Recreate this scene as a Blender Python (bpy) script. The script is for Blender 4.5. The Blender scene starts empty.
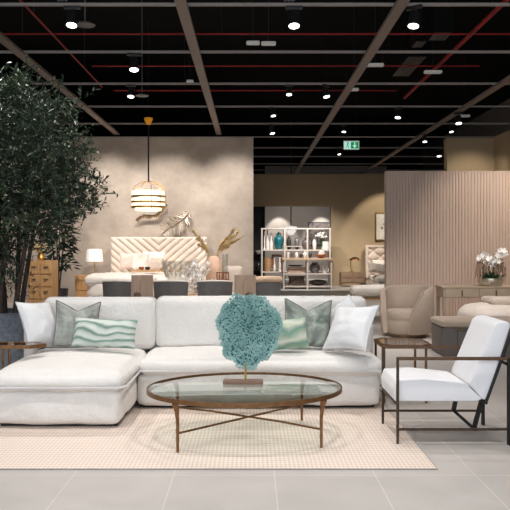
import bpy, bmesh, math, random
from mathutils import Vector, Matrix, noise
random.seed(7)
PI = math.pi
scene = bpy.context.scene
COL = scene.collection
F, VX, VY, H = 700.0, 251.0, 245.0, 1.5

def at(px, py, D):
    """world point seen at pixel (px,py) when it lies D metres in front of the camera"""
    return Vector(((px - VX) * D / F, D, H - (py - VY) * D / F))
def wx(px, D): return (px - VX) * D / F
def wz(py, D): return H - (py - VY) * D / F

# ------------------------------------------------------------------ materials
def srgb(r, g, b):
    f = lambda c: (c / 12.92 if c <= 0.04045 else ((c + 0.055) / 1.055) ** 2.4)
    return (f(r / 255), f(g / 255), f(b / 255), 1)
def newmat(name):
    m = bpy.data.materials.new(name); m.use_nodes = True
    nt = m.node_tree; b = nt.nodes['Principled BSDF']
    return m, nt, b
def N(nt, t, **kw):
    n = nt.nodes.new(t)
    for k, v in kw.items():
        if k in n.inputs: n.inputs[k].default_value = v
        else: setattr(n, k, v)
    return n
def ramp(nt, fac, stops):
    r = nt.nodes.new('ShaderNodeValToRGB')
    el = r.color_ramp.elements
    while len(el) < len(stops): el.new(0.5)
    for e, (p, c) in zip(el, stops): e.position = p; e.color = c
    nt.links.new(fac, r.inputs['Fac'])
    return r
def coords(nt, scale=(1, 1, 1), rot=(0, 0, 0)):
    tc = nt.nodes.new('ShaderNodeTexCoord'); mp = nt.nodes.new('ShaderNodeMapping')
    mp.inputs['Scale'].default_value = scale; mp.inputs['Rotation'].default_value = rot
    nt.links.new(tc.outputs['Object'], mp.inputs['Vector'])
    return mp.outputs['Vector']
def plain(name, col, rough=0.6, metal=0.0, var=0.06, scale=12, bump=0.0, bscale=150, sheen=0, spec=0.5, emit=0, stretch=(1, 1, 1)):
    m, nt, b = newmat(name)
    v = coords(nt, stretch)
    n = N(nt, 'ShaderNodeTexNoise', Scale=scale, Detail=4.0)
    nt.links.new(v, n.inputs['Vector'])
    lo = tuple(c * (1 - var) for c in col[:3]) + (1,); hi = tuple(min(1, c * (1 + var)) for c in col[:3]) + (1,)
    r = ramp(nt, n.outputs['Fac'], [(0.3, lo), (0.7, hi)])
    nt.links.new(r.outputs['Color'], b.inputs['Base Color'])
    b.inputs['Roughness'].default_value = rough; b.inputs['Metallic'].default_value = metal
    b.inputs['Specular IOR Level'].default_value = spec
    if sheen: b.inputs['Sheen Weight'].default_value = sheen
    if emit:
        nt.links.new(r.outputs['Color'], b.inputs['Emission Color']); b.inputs['Emission Strength'].default_value = emit
    if bump:
        n2 = N(nt, 'ShaderNodeTexNoise', Scale=bscale, Detail=3.0); nt.links.new(v, n2.inputs['Vector'])
        bp = N(nt, 'ShaderNodeBump', Strength=bump, Distance=0.01)
        nt.links.new(n2.outputs['Fac'], bp.inputs['Height']); nt.links.new(bp.outputs['Normal'], b.inputs['Normal'])
    return m
def wood(name, c1, c2, axis=(1, 1, 8), rough=0.5):
    m, nt, b = newmat(name)
    v = coords(nt, axis)
    n = N(nt, 'ShaderNodeTexNoise', Scale=4.0, Detail=5.0, Distortion=0.6); nt.links.new(v, n.inputs['Vector'])
    r = ramp(nt, n.outputs['Fac'], [(0.3, c1), (0.7, c2)])
    nt.links.new(r.outputs['Color'], b.inputs['Base Color']); b.inputs['Roughness'].default_value = rough
    return m
def fabric(name, col, var=0.05, bump=0.25):
    m, nt, b = newmat(name)
    v = coords(nt)
    n = N(nt, 'ShaderNodeTexNoise', Scale=7.0, Detail=6.0); nt.links.new(v, n.inputs['Vector'])
    lo = tuple(c * (1 - var) for c in col[:3]) + (1,)
    r = ramp(nt, n.outputs['Fac'], [(0.35, lo), (0.65, col)])
    nt.links.new(r.outputs['Color'], b.inputs['Base Color'])
    b.inputs['Roughness'].default_value = 0.9; b.inputs['Specular IOR Level'].default_value = 0.15
    b.inputs['Sheen Weight'].default_value = 0.15
    n2 = N(nt, 'ShaderNodeTexNoise', Scale=14.0, Detail=4.0, Distortion=1.5); nt.links.new(v, n2.inputs['Vector'])
    n3 = N(nt, 'ShaderNodeTexNoise', Scale=420.0, Detail=2.0); nt.links.new(v, n3.inputs['Vector'])
    ad = N(nt, 'ShaderNodeMath', operation='MULTIPLY_ADD'); ad.inputs[1].default_value = 0.18
    nt.links.new(n3.outputs['Fac'], ad.inputs[0]); nt.links.new(n2.outputs['Fac'], ad.inputs[2])
    bp = N(nt, 'ShaderNodeBump', Strength=bump, Distance=0.02)
    nt.links.new(ad.outputs[0], bp.inputs['Height']); nt.links.new(bp.outputs['Normal'], b.inputs['Normal'])
    return m
def emission(name, col, s):
    m, nt, b = newmat(name)
    b.inputs['Base Color'].default_value = col
    b.inputs['Emission Color'].default_value = col; b.inputs['Emission Strength'].default_value = s
    return m
def clear_glass(name, tint, refl=1.0):
    m, nt, b = newmat(name); nt.nodes.remove(b)
    out = nt.nodes['Material Output']
    t = N(nt, 'ShaderNodeBsdfTransparent'); t.inputs['Color'].default_value = tint
    g = N(nt, 'ShaderNodeBsdfGlossy'); g.inputs['Roughness'].default_value = 0.01; g.inputs['Color'].default_value = (refl, refl, refl, 1)
    lw = N(nt, 'ShaderNodeLayerWeight', Blend=0.5)
    pw = N(nt, 'ShaderNodeMath', operation='POWER'); pw.inputs[1].default_value = 4.5
    nt.links.new(lw.outputs['Facing'], pw.inputs[0])
    fr = N(nt, 'ShaderNodeMath', operation='MULTIPLY_ADD'); fr.inputs[1].default_value = 0.95; fr.inputs[2].default_value = 0.035
    nt.links.new(pw.outputs[0], fr.inputs[0])
    mx = N(nt, 'ShaderNodeMixShader')
    nt.links.new(fr.outputs[0], mx.inputs[0]); nt.links.new(t.outputs[0], mx.inputs[1]); nt.links.new(g.outputs[0], mx.inputs[2])
    nt.links.new(mx.outputs[0], out.inputs['Surface'])
    return m

M = {}
M['sofa'] = fabric('sofa_linen', srgb(230, 226, 222), 0.04, 0.5)
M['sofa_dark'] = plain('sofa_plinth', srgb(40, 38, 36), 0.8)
M['chair_white'] = fabric('chair_linen', srgb(232, 231, 234), 0.03, 0.10)
M['white_pillow'] = fabric('pillow_linen', srgb(226, 226, 228), 0.06, 0.35)
M['piping'] = fabric('piping_linen', srgb(212, 211, 211), 0.05, 0.1)
M['bronze'] = plain('bronze', srgb(128, 94, 64), 0.38, 0.85, 0.25, 30)
M['dark_bronze'] = plain('dark_bronze', srgb(72, 58, 48), 0.42, 0.7, 0.2, 30)
M['arm_bronze'] = plain('arm_bronze', srgb(96, 74, 56), 0.42, 0.7, 0.2, 30)
M['black_metal'] = plain('black_metal', srgb(30, 28, 27), 0.45, 0.4)
M['brass'] = plain('brass', srgb(190, 150, 80), 0.3, 0.9)
M['glass'] = clear_glass('table_glass', (0.90, 0.945, 0.92, 1), 0.95)
M['smoke_glass'] = clear_glass('smoked_glass', (0.72, 0.72, 0.70, 1), 1.0)
M['thin_glass'] = clear_glass('vase_glass', (0.9, 0.91, 0.9, 1), 1.0)
M['taupe'] = fabric('taupe_boucle', srgb(176, 158, 142), 0.08, 0.3)
M['cream'] = fabric('cream_fabric', srgb(222, 205, 190), 0.05, 0.25)
M['bedding'] = fabric('white_bedding', srgb(238, 228, 218), 0.05, 0.35)
M['quilt'] = fabric('cream_quilt', srgb(238, 224, 212), 0.06, 0.3)
M['blush'] = fabric('blush_fabric', srgb(228, 204, 192), 0.06, 0.2)
M['grey_fabric'] = fabric('grey_fabric', srgb(150, 138, 130), 0.1, 0.3)
M['throw_grey'] = fabric('throw_grey', srgb(186, 174, 164), 0.15, 0.4)
M['darkgrey'] = plain('charcoal_leather', srgb(108, 104, 102), 0.5, 0, 0.12, 14, 0.15, 80)
M['bench_grey'] = plain('bench_grey', srgb(98, 90, 86), 0.6, 0, 0.1, 9)
M['oak'] = wood('oak', srgb(176, 130, 82), srgb(212, 166, 112), (6, 6, 1))
M['pale_wood'] = wood('pale_wood', srgb(160, 132, 112), srgb(188, 160, 138), (8, 8, 1))
M['ash_wood'] = wood('ash_wood', srgb(196, 164, 134), srgb(220, 190, 160), (1, 8, 8))
M['grey_wood'] = wood('grey_wood', srgb(128, 104, 84), srgb(156, 130, 106), (1, 8, 8))
M['console'] = plain('champagne_lacquer', srgb(176, 158, 136), 0.4, 0.15, 0.06, 10)
M['soil'] = plain('soil', srgb(38, 30, 24), 0.95, 0, 0.3, 40, 0.5, 60)
M['galv'] = plain('galvanised', srgb(118, 126, 138), 0.55, 0.25, 0.28, 22, 0.3, 60)
M['bark'] = wood('bark', srgb(40, 33, 29), srgb(84, 70, 60), (10, 10, 1), 0.9)
M['white_metal'] = plain('white_metal', srgb(214, 202, 192), 0.5)
M['white_ceramic'] = plain('white_ceramic', srgb(232, 226, 220), 0.25)
M['grey_ceramic'] = plain('grey_ceramic', srgb(112, 106, 104), 0.35, 0.1, 0.2, 15)
M['dark_ceramic'] = plain('dark_ceramic', srgb(58, 54, 54), 0.35, 0, 0.2, 15)
M['teal_glaze'] = plain('teal_glaze', srgb(34, 104, 112), 0.15, 0, 0.3, 10)
M['amber'] = plain('amber_glaze', srgb(150, 84, 44), 0.3, 0, 0.3, 10)
M['peach'] = plain('peach_ceramic', srgb(226, 188, 160), 0.6, 0, 0.1, 8)
M['wicker'] = plain('wicker', srgb(176, 134, 92), 0.8, 0, 0.35, 90, 0.5, 90)
M['silver_leaf'] = plain('silver_leaf', srgb(190, 176, 160), 0.35, 0.6, 0.3, 18)
M['old_gold'] = plain('old_gold', srgb(110, 88, 66), 0.4, 0.6, 0.3, 18)
M['pampas'] = plain('pampas', srgb(206, 178, 128), 0.95, 0, 0.25, 60)
M['petal'] = plain('petal', srgb(246, 240, 234), 0.6, 0, 0.04, 30)
M['blossom'] = plain('blossom', srgb(250, 244, 238), 0.7, 0, 0.05, 60)
M['orchid_leaf'] = plain('orchid_leaf', srgb(34, 66, 30), 0.4, 0, 0.3, 30)
M['root'] = plain('orchid_root', srgb(176, 148, 126), 0.8, 0, 0.3, 40)
M['mercury'] = plain('mercury_glass', srgb(196, 186, 168), 0.2, 0.7, 0.25, 25)
M['shade'] = plain('lamp_shade', srgb(246, 240, 232), 0.8, emit=0.3)
M['black_plastic'] = plain('black_plastic', srgb(16, 16, 17), 0.5)
M['grey_plastic'] = plain('grey_plastic', srgb(196, 192, 186), 0.5, emit=0.12)
M['red_pipe'] = plain('red_pipe', srgb(142, 18, 20), 0.6, 0, 0.3, 3)
M['grille'] = plain('duct_grille', srgb(84, 80, 78), 0.5)
M['lens'] = emission('spot_lens', (1, 0.97, 0.92, 1), 5)
M['dark_lens'] = emission('spot_lens_dim', (1, 0.93, 0.85, 1), 0.9)
M['crystal'] = emission('glowing_crystal', (1, 0.91, 0.78, 1), 0.66)
M['crystal2'] = emission('frosted_shade', (1, 0.95, 0.88, 1), 0.7)
M['orange'] = plain('orange_plastic', srgb(226, 150, 30), 0.5, emit=0.2)
M['art_paper'] = plain('art_paper', srgb(226, 220, 208), 0.8, 0, 0.12, 6)
M['linen_stack'] = fabric('linen_stack', srgb(222, 196, 178), 0.08, 0.2)

def leaf_mat(name, c1, c2, c3, rough=0.42):
    m, nt, b = newmat(name)
    v = coords(nt)
    n = N(nt, 'ShaderNodeTexNoise', Scale=9.0, Detail=3.0); nt.links.new(v, n.inputs['Vector'])
    w = N(nt, 'ShaderNodeTexWhiteNoise'); nt.links.new(v, w.inputs['Vector'])
    r = ramp(nt, n.outputs['Fac'], [(0.3, c1), (0.55, c2), (0.75, c3)])
    nt.links.new(r.outputs['Color'], b.inputs['Base Color']); b.inputs['Roughness'].default_value = rough
    return m
M['olive_leaf'] = leaf_mat('olive_leaf', srgb(36, 48, 38), srgb(56, 72, 54), srgb(112, 124, 90), 0.4)
M['fig_leaf'] = leaf_mat('fig_leaf', srgb(20, 32, 24), srgb(30, 46, 32), srgb(42, 60, 40), 0.35)
M['coral'] = leaf_mat('coral_teal', srgb(122, 164, 162), srgb(152, 190, 186), srgb(184, 213, 208), 0.9)
M['coral_core'] = plain('coral_core', srgb(66, 112, 116), 0.85, 0, 0.2, 60)

def lumbar_mat(name, stops, scale, dist):
    m, nt, b = newmat(name)
    tc = nt.nodes.new('ShaderNodeTexCoord'); mp = nt.nodes.new('ShaderNodeMapping')
    nt.links.new(tc.outputs['Object'], mp.inputs['Vector'])
    n = N(nt, 'ShaderNodeTexNoise', Scale=3.2, Detail=1.0)
    nt.links.new(mp.outputs['Vector'], n.inputs['Vector'])
    sp = nt.nodes.new('ShaderNodeSeparateXYZ'); nt.links.new(mp.outputs['Vector'], sp.inputs[0])
    a = N(nt, 'ShaderNodeMath', operation='MULTIPLY_ADD'); a.inputs[1].default_value = dist
    nt.links.new(n.outputs['Fac'], a.inputs[0]); nt.links.new(sp.outputs['Z'], a.inputs[2])
    sn = N(nt, 'ShaderNodeMath', operation='MULTIPLY'); sn.inputs[1].default_value = scale; nt.links.new(a.outputs[0], sn.inputs[0])
    fr = N(nt, 'ShaderNodeMath', operation='FRACT'); nt.links.new(sn.outputs[0], fr.inputs[0])
    n2 = N(nt, 'ShaderNodeTexNoise', Scale=14.0, Detail=3.0); nt.links.new(mp.outputs['Vector'], n2.inputs['Vector'])
    ad = N(nt, 'ShaderNodeMath', operation='MULTIPLY_ADD'); ad.inputs[1].default_value = 0.25
    nt.links.new(n2.outputs['Fac'], ad.inputs[0]); nt.links.new(fr.outputs[0], ad.inputs[2])
    r = ramp(nt, ad.outputs[0], stops)
    nt.links.new(r.outputs['Color'], b.inputs['Base Color']); b.inputs['Roughness'].default_value = 0.7
    return m
WG = [(0.1, srgb(206, 210, 204)), (0.45, srgb(186, 196, 188)), (0.7, srgb(102, 134, 120)), (0.84, srgb(136, 158, 146)), (1.0, srgb(202, 208, 200))]
M['wave_green'] = lumbar_mat('wave_green', WG, 16.0, 0.20)
M['wave_green_small'] = lumbar_mat('wave_green_small', [(0.1, srgb(202, 208, 196)), (0.45, srgb(150, 172, 148)), (0.7, srgb(112, 150, 134)), (1.0, srgb(206, 208, 190))], 8.0, 0.3)
def satin(name, c1, c2, c3):
    m, nt, b = newmat(name)
    v = coords(nt)
    n = N(nt, 'ShaderNodeTexNoise', Scale=4.5, Detail=3.0, Distortion=1.2); nt.links.new(v, n.inputs['Vector'])
    r = ramp(nt, n.outputs['Fac'], [(0.3, c1), (0.5, c2), (0.72, c3)])
    nt.links.new(r.outputs['Color'], b.inputs['Base Color'])
    b.inputs['Roughness'].default_value = 0.38; b.inputs['Sheen Weight'].default_value = 0.3
    n2 = N(nt, 'ShaderNodeTexNoise', Scale=9.0, Detail=3.0, Distortion=2.0); nt.links.new(v, n2.inputs['Vector'])
    bp = N(nt, 'ShaderNodeBump', Strength=0.5, Distance=0.03)
    nt.links.new(n2.outputs['Fac'], bp.inputs['Height']); nt.links.new(bp.outputs['Normal'], b.inputs['Normal'])
    return m
M['satin'] = satin('green_satin', srgb(108, 112, 106), srgb(144, 147, 140), srgb(184, 186, 178))
M['satin2'] = satin('green_satin_teal', srgb(70, 84, 76), srgb(132, 142, 132), srgb(198, 200, 190))

# ------------------------------------------------------------------ mesh helpers
class MB:
    def __init__(s): s.v = []; s.f = []
    def add(s, verts, faces):
        o = len(s.v); s.v += [tuple(v) for v in verts]; s.f += [tuple(i + o for i in f) for f in faces]
        return s
    def bm(s, b, mat=None):
        b.verts.ensure_lookup_table()
        vs = [(mat @ v.co if mat else v.co.copy()) for v in b.verts]
        for i, v in enumerate(b.verts): v.index = i
        s.add(vs, [[v.index for v in f.verts] for f in b.faces]); b.free(); return s
    def box(s, c, size, bev=0.0, rot=None, seg=2):
        b = bmesh.new(); bmesh.ops.create_cube(b, size=1.0)
        for v in b.verts: v.co = Vector((v.co.x * size[0], v.co.y * size[1], v.co.z * size[2]))
        if bev > 0: bmesh.ops.bevel(b, geom=list(b.edges), offset=min(bev, min(size) * 0.49), segments=seg, affect='EDGES', profile=0.5)
        m = Matrix.Translation(Vector(c))
        if rot: m = m @ rot
        return s.bm(b, m)
    def bx(s, x0, x1, y0, y1, z0, z1, bev=0.0):
        return s.box(((x0 + x1) / 2, (y0 + y1) / 2, (z0 + z1) / 2), (abs(x1 - x0), abs(y1 - y0), abs(z1 - z0)), bev)
    def tube(s, pts, r, n=8, closed=False, flat=None):
        pts = [Vector(p) for p in pts]; k = len(pts)
        rs = r if isinstance(r, (list, tuple)) else [r] * k
        up = None; rings = []
        for i, p in enumerate(pts):
            if closed: d = pts[(i + 1) % k] - pts[i - 1]
            else: d = pts[min(i + 1, k - 1)] - pts[max(i - 1, 0)]
            d = d.normalized() if d.length > 1e-9 else Vector((0, 0, 1))
            if up is None:
                up = Vector((0, 0, 1)) if abs(d.z) < 0.9 else Vector((0, 1, 0))
            sd = d.cross(up)
            if sd.length < 1e-6: sd = d.cross(Vector((1, 0, 0)))
            sd.normalize(); u = sd.cross(d).normalized(); up = u
            rings.append([p + (sd * math.cos(2 * PI * j / n) + u * math.sin(2 * PI * j / n)) * rs[i] for j in range(n)])
        vs = [q for ring in rings for q in ring]; fs = []
        for i in range(k if closed else k - 1):
            a, b = i * n, ((i + 1) % k) * n
            for j in range(n): fs.append((a + j, a + (j + 1) % n, b + (j + 1) % n, b + j))
        if not closed: fs += [tuple(range(n))[::-1], tuple(range((k - 1) * n, k * n))]
        return s.add(vs, fs)
    def lathe(s, prof, c=(0, 0, 0), n=24, sx=1.0, sy=1.0, mat=None):
        vs = []; fs = []; k = len(prof)
        for r, z in prof:
            for j in range(n):
                a = 2 * PI * j / n; p = Vector((r * math.cos(a) * sx, r * math.sin(a) * sy, z))
                if mat: p = mat @ p
                vs.append(p + Vector(c))
        for i in range(k - 1):
            for j in range(n): fs.append((i * n + j, i * n + (j + 1) % n, (i + 1) * n + (j + 1) % n, (i + 1) * n + j))
        fs.append(tuple(range(n))[::-1]); fs.append(tuple(range((k - 1) * n, k * n)))
        return s.add(vs, fs)
    def prism(s, poly, y0, y1, axis='y'):
        """polygon in xz extruded along y (or polygon in xy extruded along z)"""
        n = len(poly)
        if axis == 'y': vs = [(a, y0, b) for a, b in poly] + [(a, y1, b) for a, b in poly]
        elif axis == 'z': vs = [(a, b, y0) for a, b in poly] + [(a, b, y1) for a, b in poly]
        fs = [tuple(range(n)), tuple(range(n, 2 * n))[::-1]] + [(i, i + n, (i + 1) % n + n, (i + 1) % n) for i in range(n)]
        return s.add(vs, fs)
    def build(s, name, mat, parent=None, smooth=True, loc=None, sharp=40, rot=None):
        me = bpy.data.meshes.new(name); me.from_pydata(s.v, [], s.f)
        b = bmesh.new(); b.from_mesh(me); bmesh.ops.recalc_face_normals(b, faces=b.faces)
        if smooth:
            for f in b.faces: f.smooth = True
            for e in b.edges:
                if len(e.link_faces) == 2 and e.calc_face_angle(0) > math.radians(sharp): e.smooth = False
        b.to_mesh(me); b.free()
        me.materials.append(M[mat] if isinstance(mat, str) else mat)
        o = bpy.data.objects.new(name, me); COL.objects.link(o)
        if parent: o.parent = parent
        if loc is not None: o.location = loc
        if rot is not None: o.rotation_euler = rot
        return o
def tag(o, label=None, cat=None, group=None, kind=None):
    if label: o['label'] = label
    if cat: o['category'] = cat
    if group: o['group'] = group
    if kind: o['kind'] = kind
    return o
def thing(name, label, cat, loc=(0, 0, 0), rz=0, group=None):
    o = bpy.data.objects.new(name, None); COL.objects.link(o); o.empty_display_size = 0.1
    o.location = loc; o.rotation_euler = (0, 0, rz)
    return tag(o, label, cat, group)
def copy_tree(o, parent=None):
    c = o.copy(); COL.objects.link(c)
    if parent: c.parent = parent
    for ch in list(o.children): copy_tree(ch, c)
    return c
def struct(name, mb, mat, smooth=False): return tag(mb.build(name, mat, None, smooth), kind='structure')

def soft_box(size, r=0.06, bulge=(0, 0, 0), seg=20, amp=0.006, nscale=3.0, seed=0, zflange=None):
    """upholstery block: rounded box with swelling faces and soft creases; centre at origin"""
    b = bmesh.new(); bmesh.ops.create_cube(b, size=2.0)
    bmesh.ops.subdivide_edges(b, edges=list(b.edges), cuts=seg, use_grid_fill=True)
    hx, hy, hz = (q / 2 for q in size); r = min(r, hx, hy, hz)
    for v in b.verts:
        x, y, z = v.co
        # spread samples toward the edges
        sp = lambda t: math.copysign(abs(t) ** 0.8, t)
        x, y, z = sp(x), sp(y), sp(z)
        p = Vector((x * hx, y * hy, z * hz))
        q = Vector((max(-hx + r, min(hx - r, p.x)), max(-hy + r, min(hy - r, p.y)), max(-hz + r, min(hz - r, p.z))))
        d = p - q
        if d.length > 1e-6: p = q + d.normalized() * r
        wgt = lambda a, c: max(0, (1 - a * a)) * max(0, (1 - c * c))
        p.x += bulge[0] * x * wgt(y, z) if abs(x) > .2 else 0
        p.y += bulge[1] * y * wgt(x, z) if abs(y) > .2 else 0
        p.z += bulge[2] * z * (wgt(x, y) ** 0.6)
        nv = noise.noise(p * nscale + Vector((seed * 7.3, seed, 0))); nv2 = noise.noise(p * nscale * 2.7 + Vector((seed, 3, 0)))
        p += d.normalized() * (nv + 0.5 * nv2) * amp if d.length > 1e-6 else Vector((0, 0, math.copysign(1, z))) * (nv + .5 * nv2) * amp
        v.co = p
    m = MB(); m.bm(b); return m
def loop_pts(size, z, r=0.06, out=0.0, n=6):
    hx, hy = size[0] / 2 + out, size[1] / 2 + out; pts = []
    for cx, cy, a0 in ((hx - r, hy - r, 0), (-hx + r, hy - r, PI / 2), (-hx + r, -hy + r, PI), (hx - r, -hy + r, 1.5 * PI)):
        for k in range(n + 1):
            a = a0 + PI / 2 * k / n; pts.append(Vector((cx + r * math.cos(a), cy + r * math.sin(a), z)))
    return pts
def pillow_fn(w, h, t, chop=0.0, pinch=0.10, seed=0):
    def P(u, v, sgn):
        x = u * w / 2 * (1 - pinch * (1 - v * v)); z = v * h / 2 * (1 - pinch * (1 - u * u))
        if v > 0: z -= chop * (1 - abs(u)) ** 1.3 * v * v
        th = t / 2 * max(0, (1 - u * u) * (1 - v * v)) ** 0.42
        th *= 1 + 0.18 * noise.noise(Vector((u * 2.2 + seed, v * 2.2, seed * 1.7)))
        th *= 1 - (0.45 * chop / 0.12 * max(0, v) * (1 - abs(u))) if chop else 1
        return Vector((x, sgn * th, z))
    return P
def pillow(name, label, w, h, t, mat, pipe_mat, loc, rot, chop=0.0, pinch=0.10, seed=0, flange=0.012, group=None):
    e = thing(name, label, 'pillow', loc, 0, group); e.rotation_euler = rot
    P = pillow_fn(w, h, t, chop, pinch, seed); n = 26; m = MB()
    for sg in (-1, 1):
        vs = [P(-1 + 2 * i / n, -1 + 2 * j / n, sg) for j in range(n + 1) for i in range(n + 1)]
        m.add(vs, [(j * (n + 1) + i, j * (n + 1) + i + 1, (j + 1) * (n + 1) + i + 1, (j + 1) * (n + 1) + i) for j in range(n) for i in range(n)])
    m.build('cover', mat, e, True, sharp=180)
    edge = [P(-1 + 2 * i / n, -1, 1) for i in range(n)] + [P(1, -1 + 2 * i / n, 1) for i in range(n)] + \
           [P(1 - 2 * i / n, 1, 1) for i in range(n)] + [P(-1, 1 - 2 * i / n, 1) for i in range(n)]
    p = MB(); p.tube(edge, flange * 0.5, 6, True); p.build('piping', pipe_mat, e)
    return e
R = math.radians
# ================================================================== SETTING
def floor_material():
    m, nt, b = newmat('grey_floor_tile')
    v = coords(nt)
    mp = nt.nodes.new('ShaderNodeMapping'); nt.links.new(v, mp.inputs['Vector'])
    mp.inputs['Location'].default_value = (-0.153, -0.62, 0)
    br = N(nt, 'ShaderNodeTexBrick', Scale=1.0); br.offset = 0.0; br.squash = 1.0
    br.inputs['Brick Width'].default_value = 0.656; br.inputs['Row Height'].default_value = 1.312
    br.inputs['Mortar Size'].default_value = 0.004; br.inputs['Mortar Smooth'].default_value = 0.3
    br.inputs['Color1'].default_value = srgb(196, 190, 185); br.inputs['Color2'].default_value = srgb(188, 183, 179)
    br.inputs['Mortar'].default_value = srgb(214, 207, 200)
    nt.links.new(mp.outputs['Vector'], br.inputs['Vector'])
    n = N(nt, 'ShaderNodeTexNoise', Scale=2.2, Detail=6.0, Distortion=0.8); nt.links.new(v, n.inputs['Vector'])
    r = ramp(nt, n.outputs['Fac'], [(0.3, (0.88, 0.88, 0.88, 1)), (0.7, (1, 1, 1, 1))])
    mx = N(nt, 'ShaderNodeMix', data_type='RGBA', blend_type='MULTIPLY'); mx.inputs[0].default_value = 1.0
    nt.links.new(br.outputs['Color'], mx.inputs[6]); nt.links.new(r.outputs['Color'], mx.inputs[7])
    nt.links.new(mx.outputs[2], b.inputs['Base Color'])
    b.inputs['Roughness'].default_value = 0.42; b.inputs['Specular IOR Level'].default_value = 0.35
    return m
def plaster(name, c1, c2, scale=1.6):
    m, nt, b = newmat(name)
    v = coords(nt)
    n = N(nt, 'ShaderNodeTexNoise', Scale=scale, Detail=9.0, Roughness=0.65); nt.links.new(v, n.inputs['Vector'])
    r = ramp(nt, n.outputs['Fac'], [(0.3, c1), (0.7, c2)])
    nt.links.new(r.outputs['Color'], b.inputs['Base Color']); b.inputs['Roughness'].default_value = 0.85
    return m
M['floor'] = floor_material()
M['plaster'] = plaster('greige_plaster', srgb(168, 153, 139), srgb(193, 178, 163), 2.4)
M['beige_paint'] = plaster('beige_paint', srgb(172, 150, 118), srgb(178, 156, 124), 0.8)
M['grey_paint'] = plaster('grey_paint', srgb(140, 132, 124), srgb(146, 138, 130), 0.8)
M['black_paint'] = plain('black_ceiling', (0.006, 0.006, 0.006, 1), 0.9, spec=0.1)
M['dark_paint'] = plaster('dark_side_paint', srgb(120, 112, 106), srgb(126, 118, 112), 0.8)
M['track'] = plain('grey_track', srgb(138, 128, 123), 0.6)
M['beam'] = plain('taupe_beam', srgb(118, 104, 97), 0.6, 0, 0.06, 5)
M['rib'] = wood('ribbed_panel', srgb(184, 160, 145), srgb(194, 171, 156), (3, 3, 0.4), 0.55)

struct('floor', MB().bx(-9.2, 9.2, -2, 37, -0.1, 0), 'floor')
struct('ceiling', MB().bx(-9.2, 9.2, -2, 37, 6.6, 6.7), 'black_paint')
struct('wall_left', MB().bx(-9.2, -9.0, -2, 37, 0, 6.6), 'dark_paint')
struct('wall_far', MB().bx(-9.0, 9.0, 36.6, 36.8, 0, 6.6), 'black_paint')
struct('wall_back_left', MB().bx(-9.0, wx(253.3, 18.2), 18.2, 18.5, 0, wz(137, 18.2)), 'plaster')
struct('wall_back_right', MB().bx(wx(331, 26), 6.6, 26, 26.3, 0, wz(174, 26)), 'beige_paint')
struct('wall_back_header', MB().bx(-3.0, wx(331, 26), 26, 26.3, wz(206, 26), wz(174, 26)), 'beige_paint')
struct('wall_back_middle', MB().bx(-3.0, -0.6, 26, 26.3, 0, wz(206, 26)), 'beige_paint')
struct('wall_alcove', MB().bx(wx(265, 31), 6.0, 31, 31.2, 0, 5.0), 'grey_paint')
struct('wall_right', MB().bx(6.25, 6.45, -2, 18.3, 0, wz(137, 18)), 'beige_paint')
struct('wall_side', MB().bx(9.0, 9.2, -2, 37, 0, 6.6), 'dark_paint')
struct('wall_column', MB().bx(wx(447, 18), 6.25, 18, 18.3, 0, wz(138, 18)), 'beige_paint')
# ribbed partition: flutes modelled in the mesh
def ribbed():
    x0, x1, D, z1 = wx(386, 13), 6.25, 13.0, wz(172, 13)
    pts = []; p = 0.058; n = int((x1 - x0) / p)
    for i in range(n):
        a = x0 + i * p
        pts += [(a, D + 0.010), (a + 0.012, D + 0.010), (a + 0.017, D), (a + p - 0.005, D), (a + p, D + 0.010)]
    poly = pts + [(x1, D + 0.022), (x1, D + 0.16), (x0, D + 0.16)]
    k = len(poly)
    m = MB(); m.add([(x, y, 0) for x, y in poly] + [(x, y, z1) for x, y in poly], [(i, (i + 1) % k, (i + 1) % k + k, i + k) for i in range(k)])
    m.bx(x0, x1, D, D + 0.16, z1, z1 + 0.02)
    return m
tag(ribbed().build('wall_partition', 'rib', None, False), kind='structure')

# ceiling grid
ZT = 4.4; HC = 2.9; tn = 0
for k in range(13):
    D = F * HC / (245 - 6) + k * 2.083
    tn += 1
    struct('trim_%d' % tn, MB().bx(-9, 6.2 if D < 18 else 9, D - 0.018, D + 0.018, ZT, ZT + 0.034), 'track')
for X in (-3.47, -0.83, 1.79, 4.47):
    tn += 1
    struct('trim_%d' % tn, MB().bx(X - 0.068, X + 0.068, 2.0, 18.15 if X < 0 else 30, ZT - 0.045, ZT - 0.002), 'beam')
def pipe_thing(pts, r, label):
    e = thing('sprinkler_pipe', label, 'pipe', pts[0], 0, 'red sprinkler pipes'); o = Vector(pts[0]); L = Vector(pts[1]) - o
    MB().tube([(0, 0, 0), L], r, 8).build('pipe_run', 'red_pipe', e)
    k = max(2, int(L.length / 3))
    for i in range(k): q = L * ((i + .5) / k); MB().tube([q, (q.x, q.y, 6.6 - o.z)], 0.006, 5).build('hanger_rod', 'black_plastic', e)
    return e
for py, lab in ((34, 'red sprinkler pipe running across the ceiling, nearest of the crosswise ones'), (66, 'red sprinkler pipe running across the ceiling, second crosswise one from the camera'),
               (90.5, 'red sprinkler pipe running across the ceiling, third crosswise one from the camera')):
    D = 3.6 * F / (245 - py)
    pipe_thing([(-9 if py < 60 else -3.2, D, 5.1), (4.6 if py < 80 else 3.4, D, 5.1)], 0.015, lab)
pipe_thing([(3.62, 8.5, 4.97), (3.62, 16.5, 4.97)], 0.035, 'thick red sprinkler pipe running lengthwise beside the slatted duct grilles')
pipe_thing([(-3.3, 9.0, 5.0), (-3.3, 15.5, 5.0)], 0.016, 'thin red sprinkler pipe running lengthwise above the tall tree')

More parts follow.
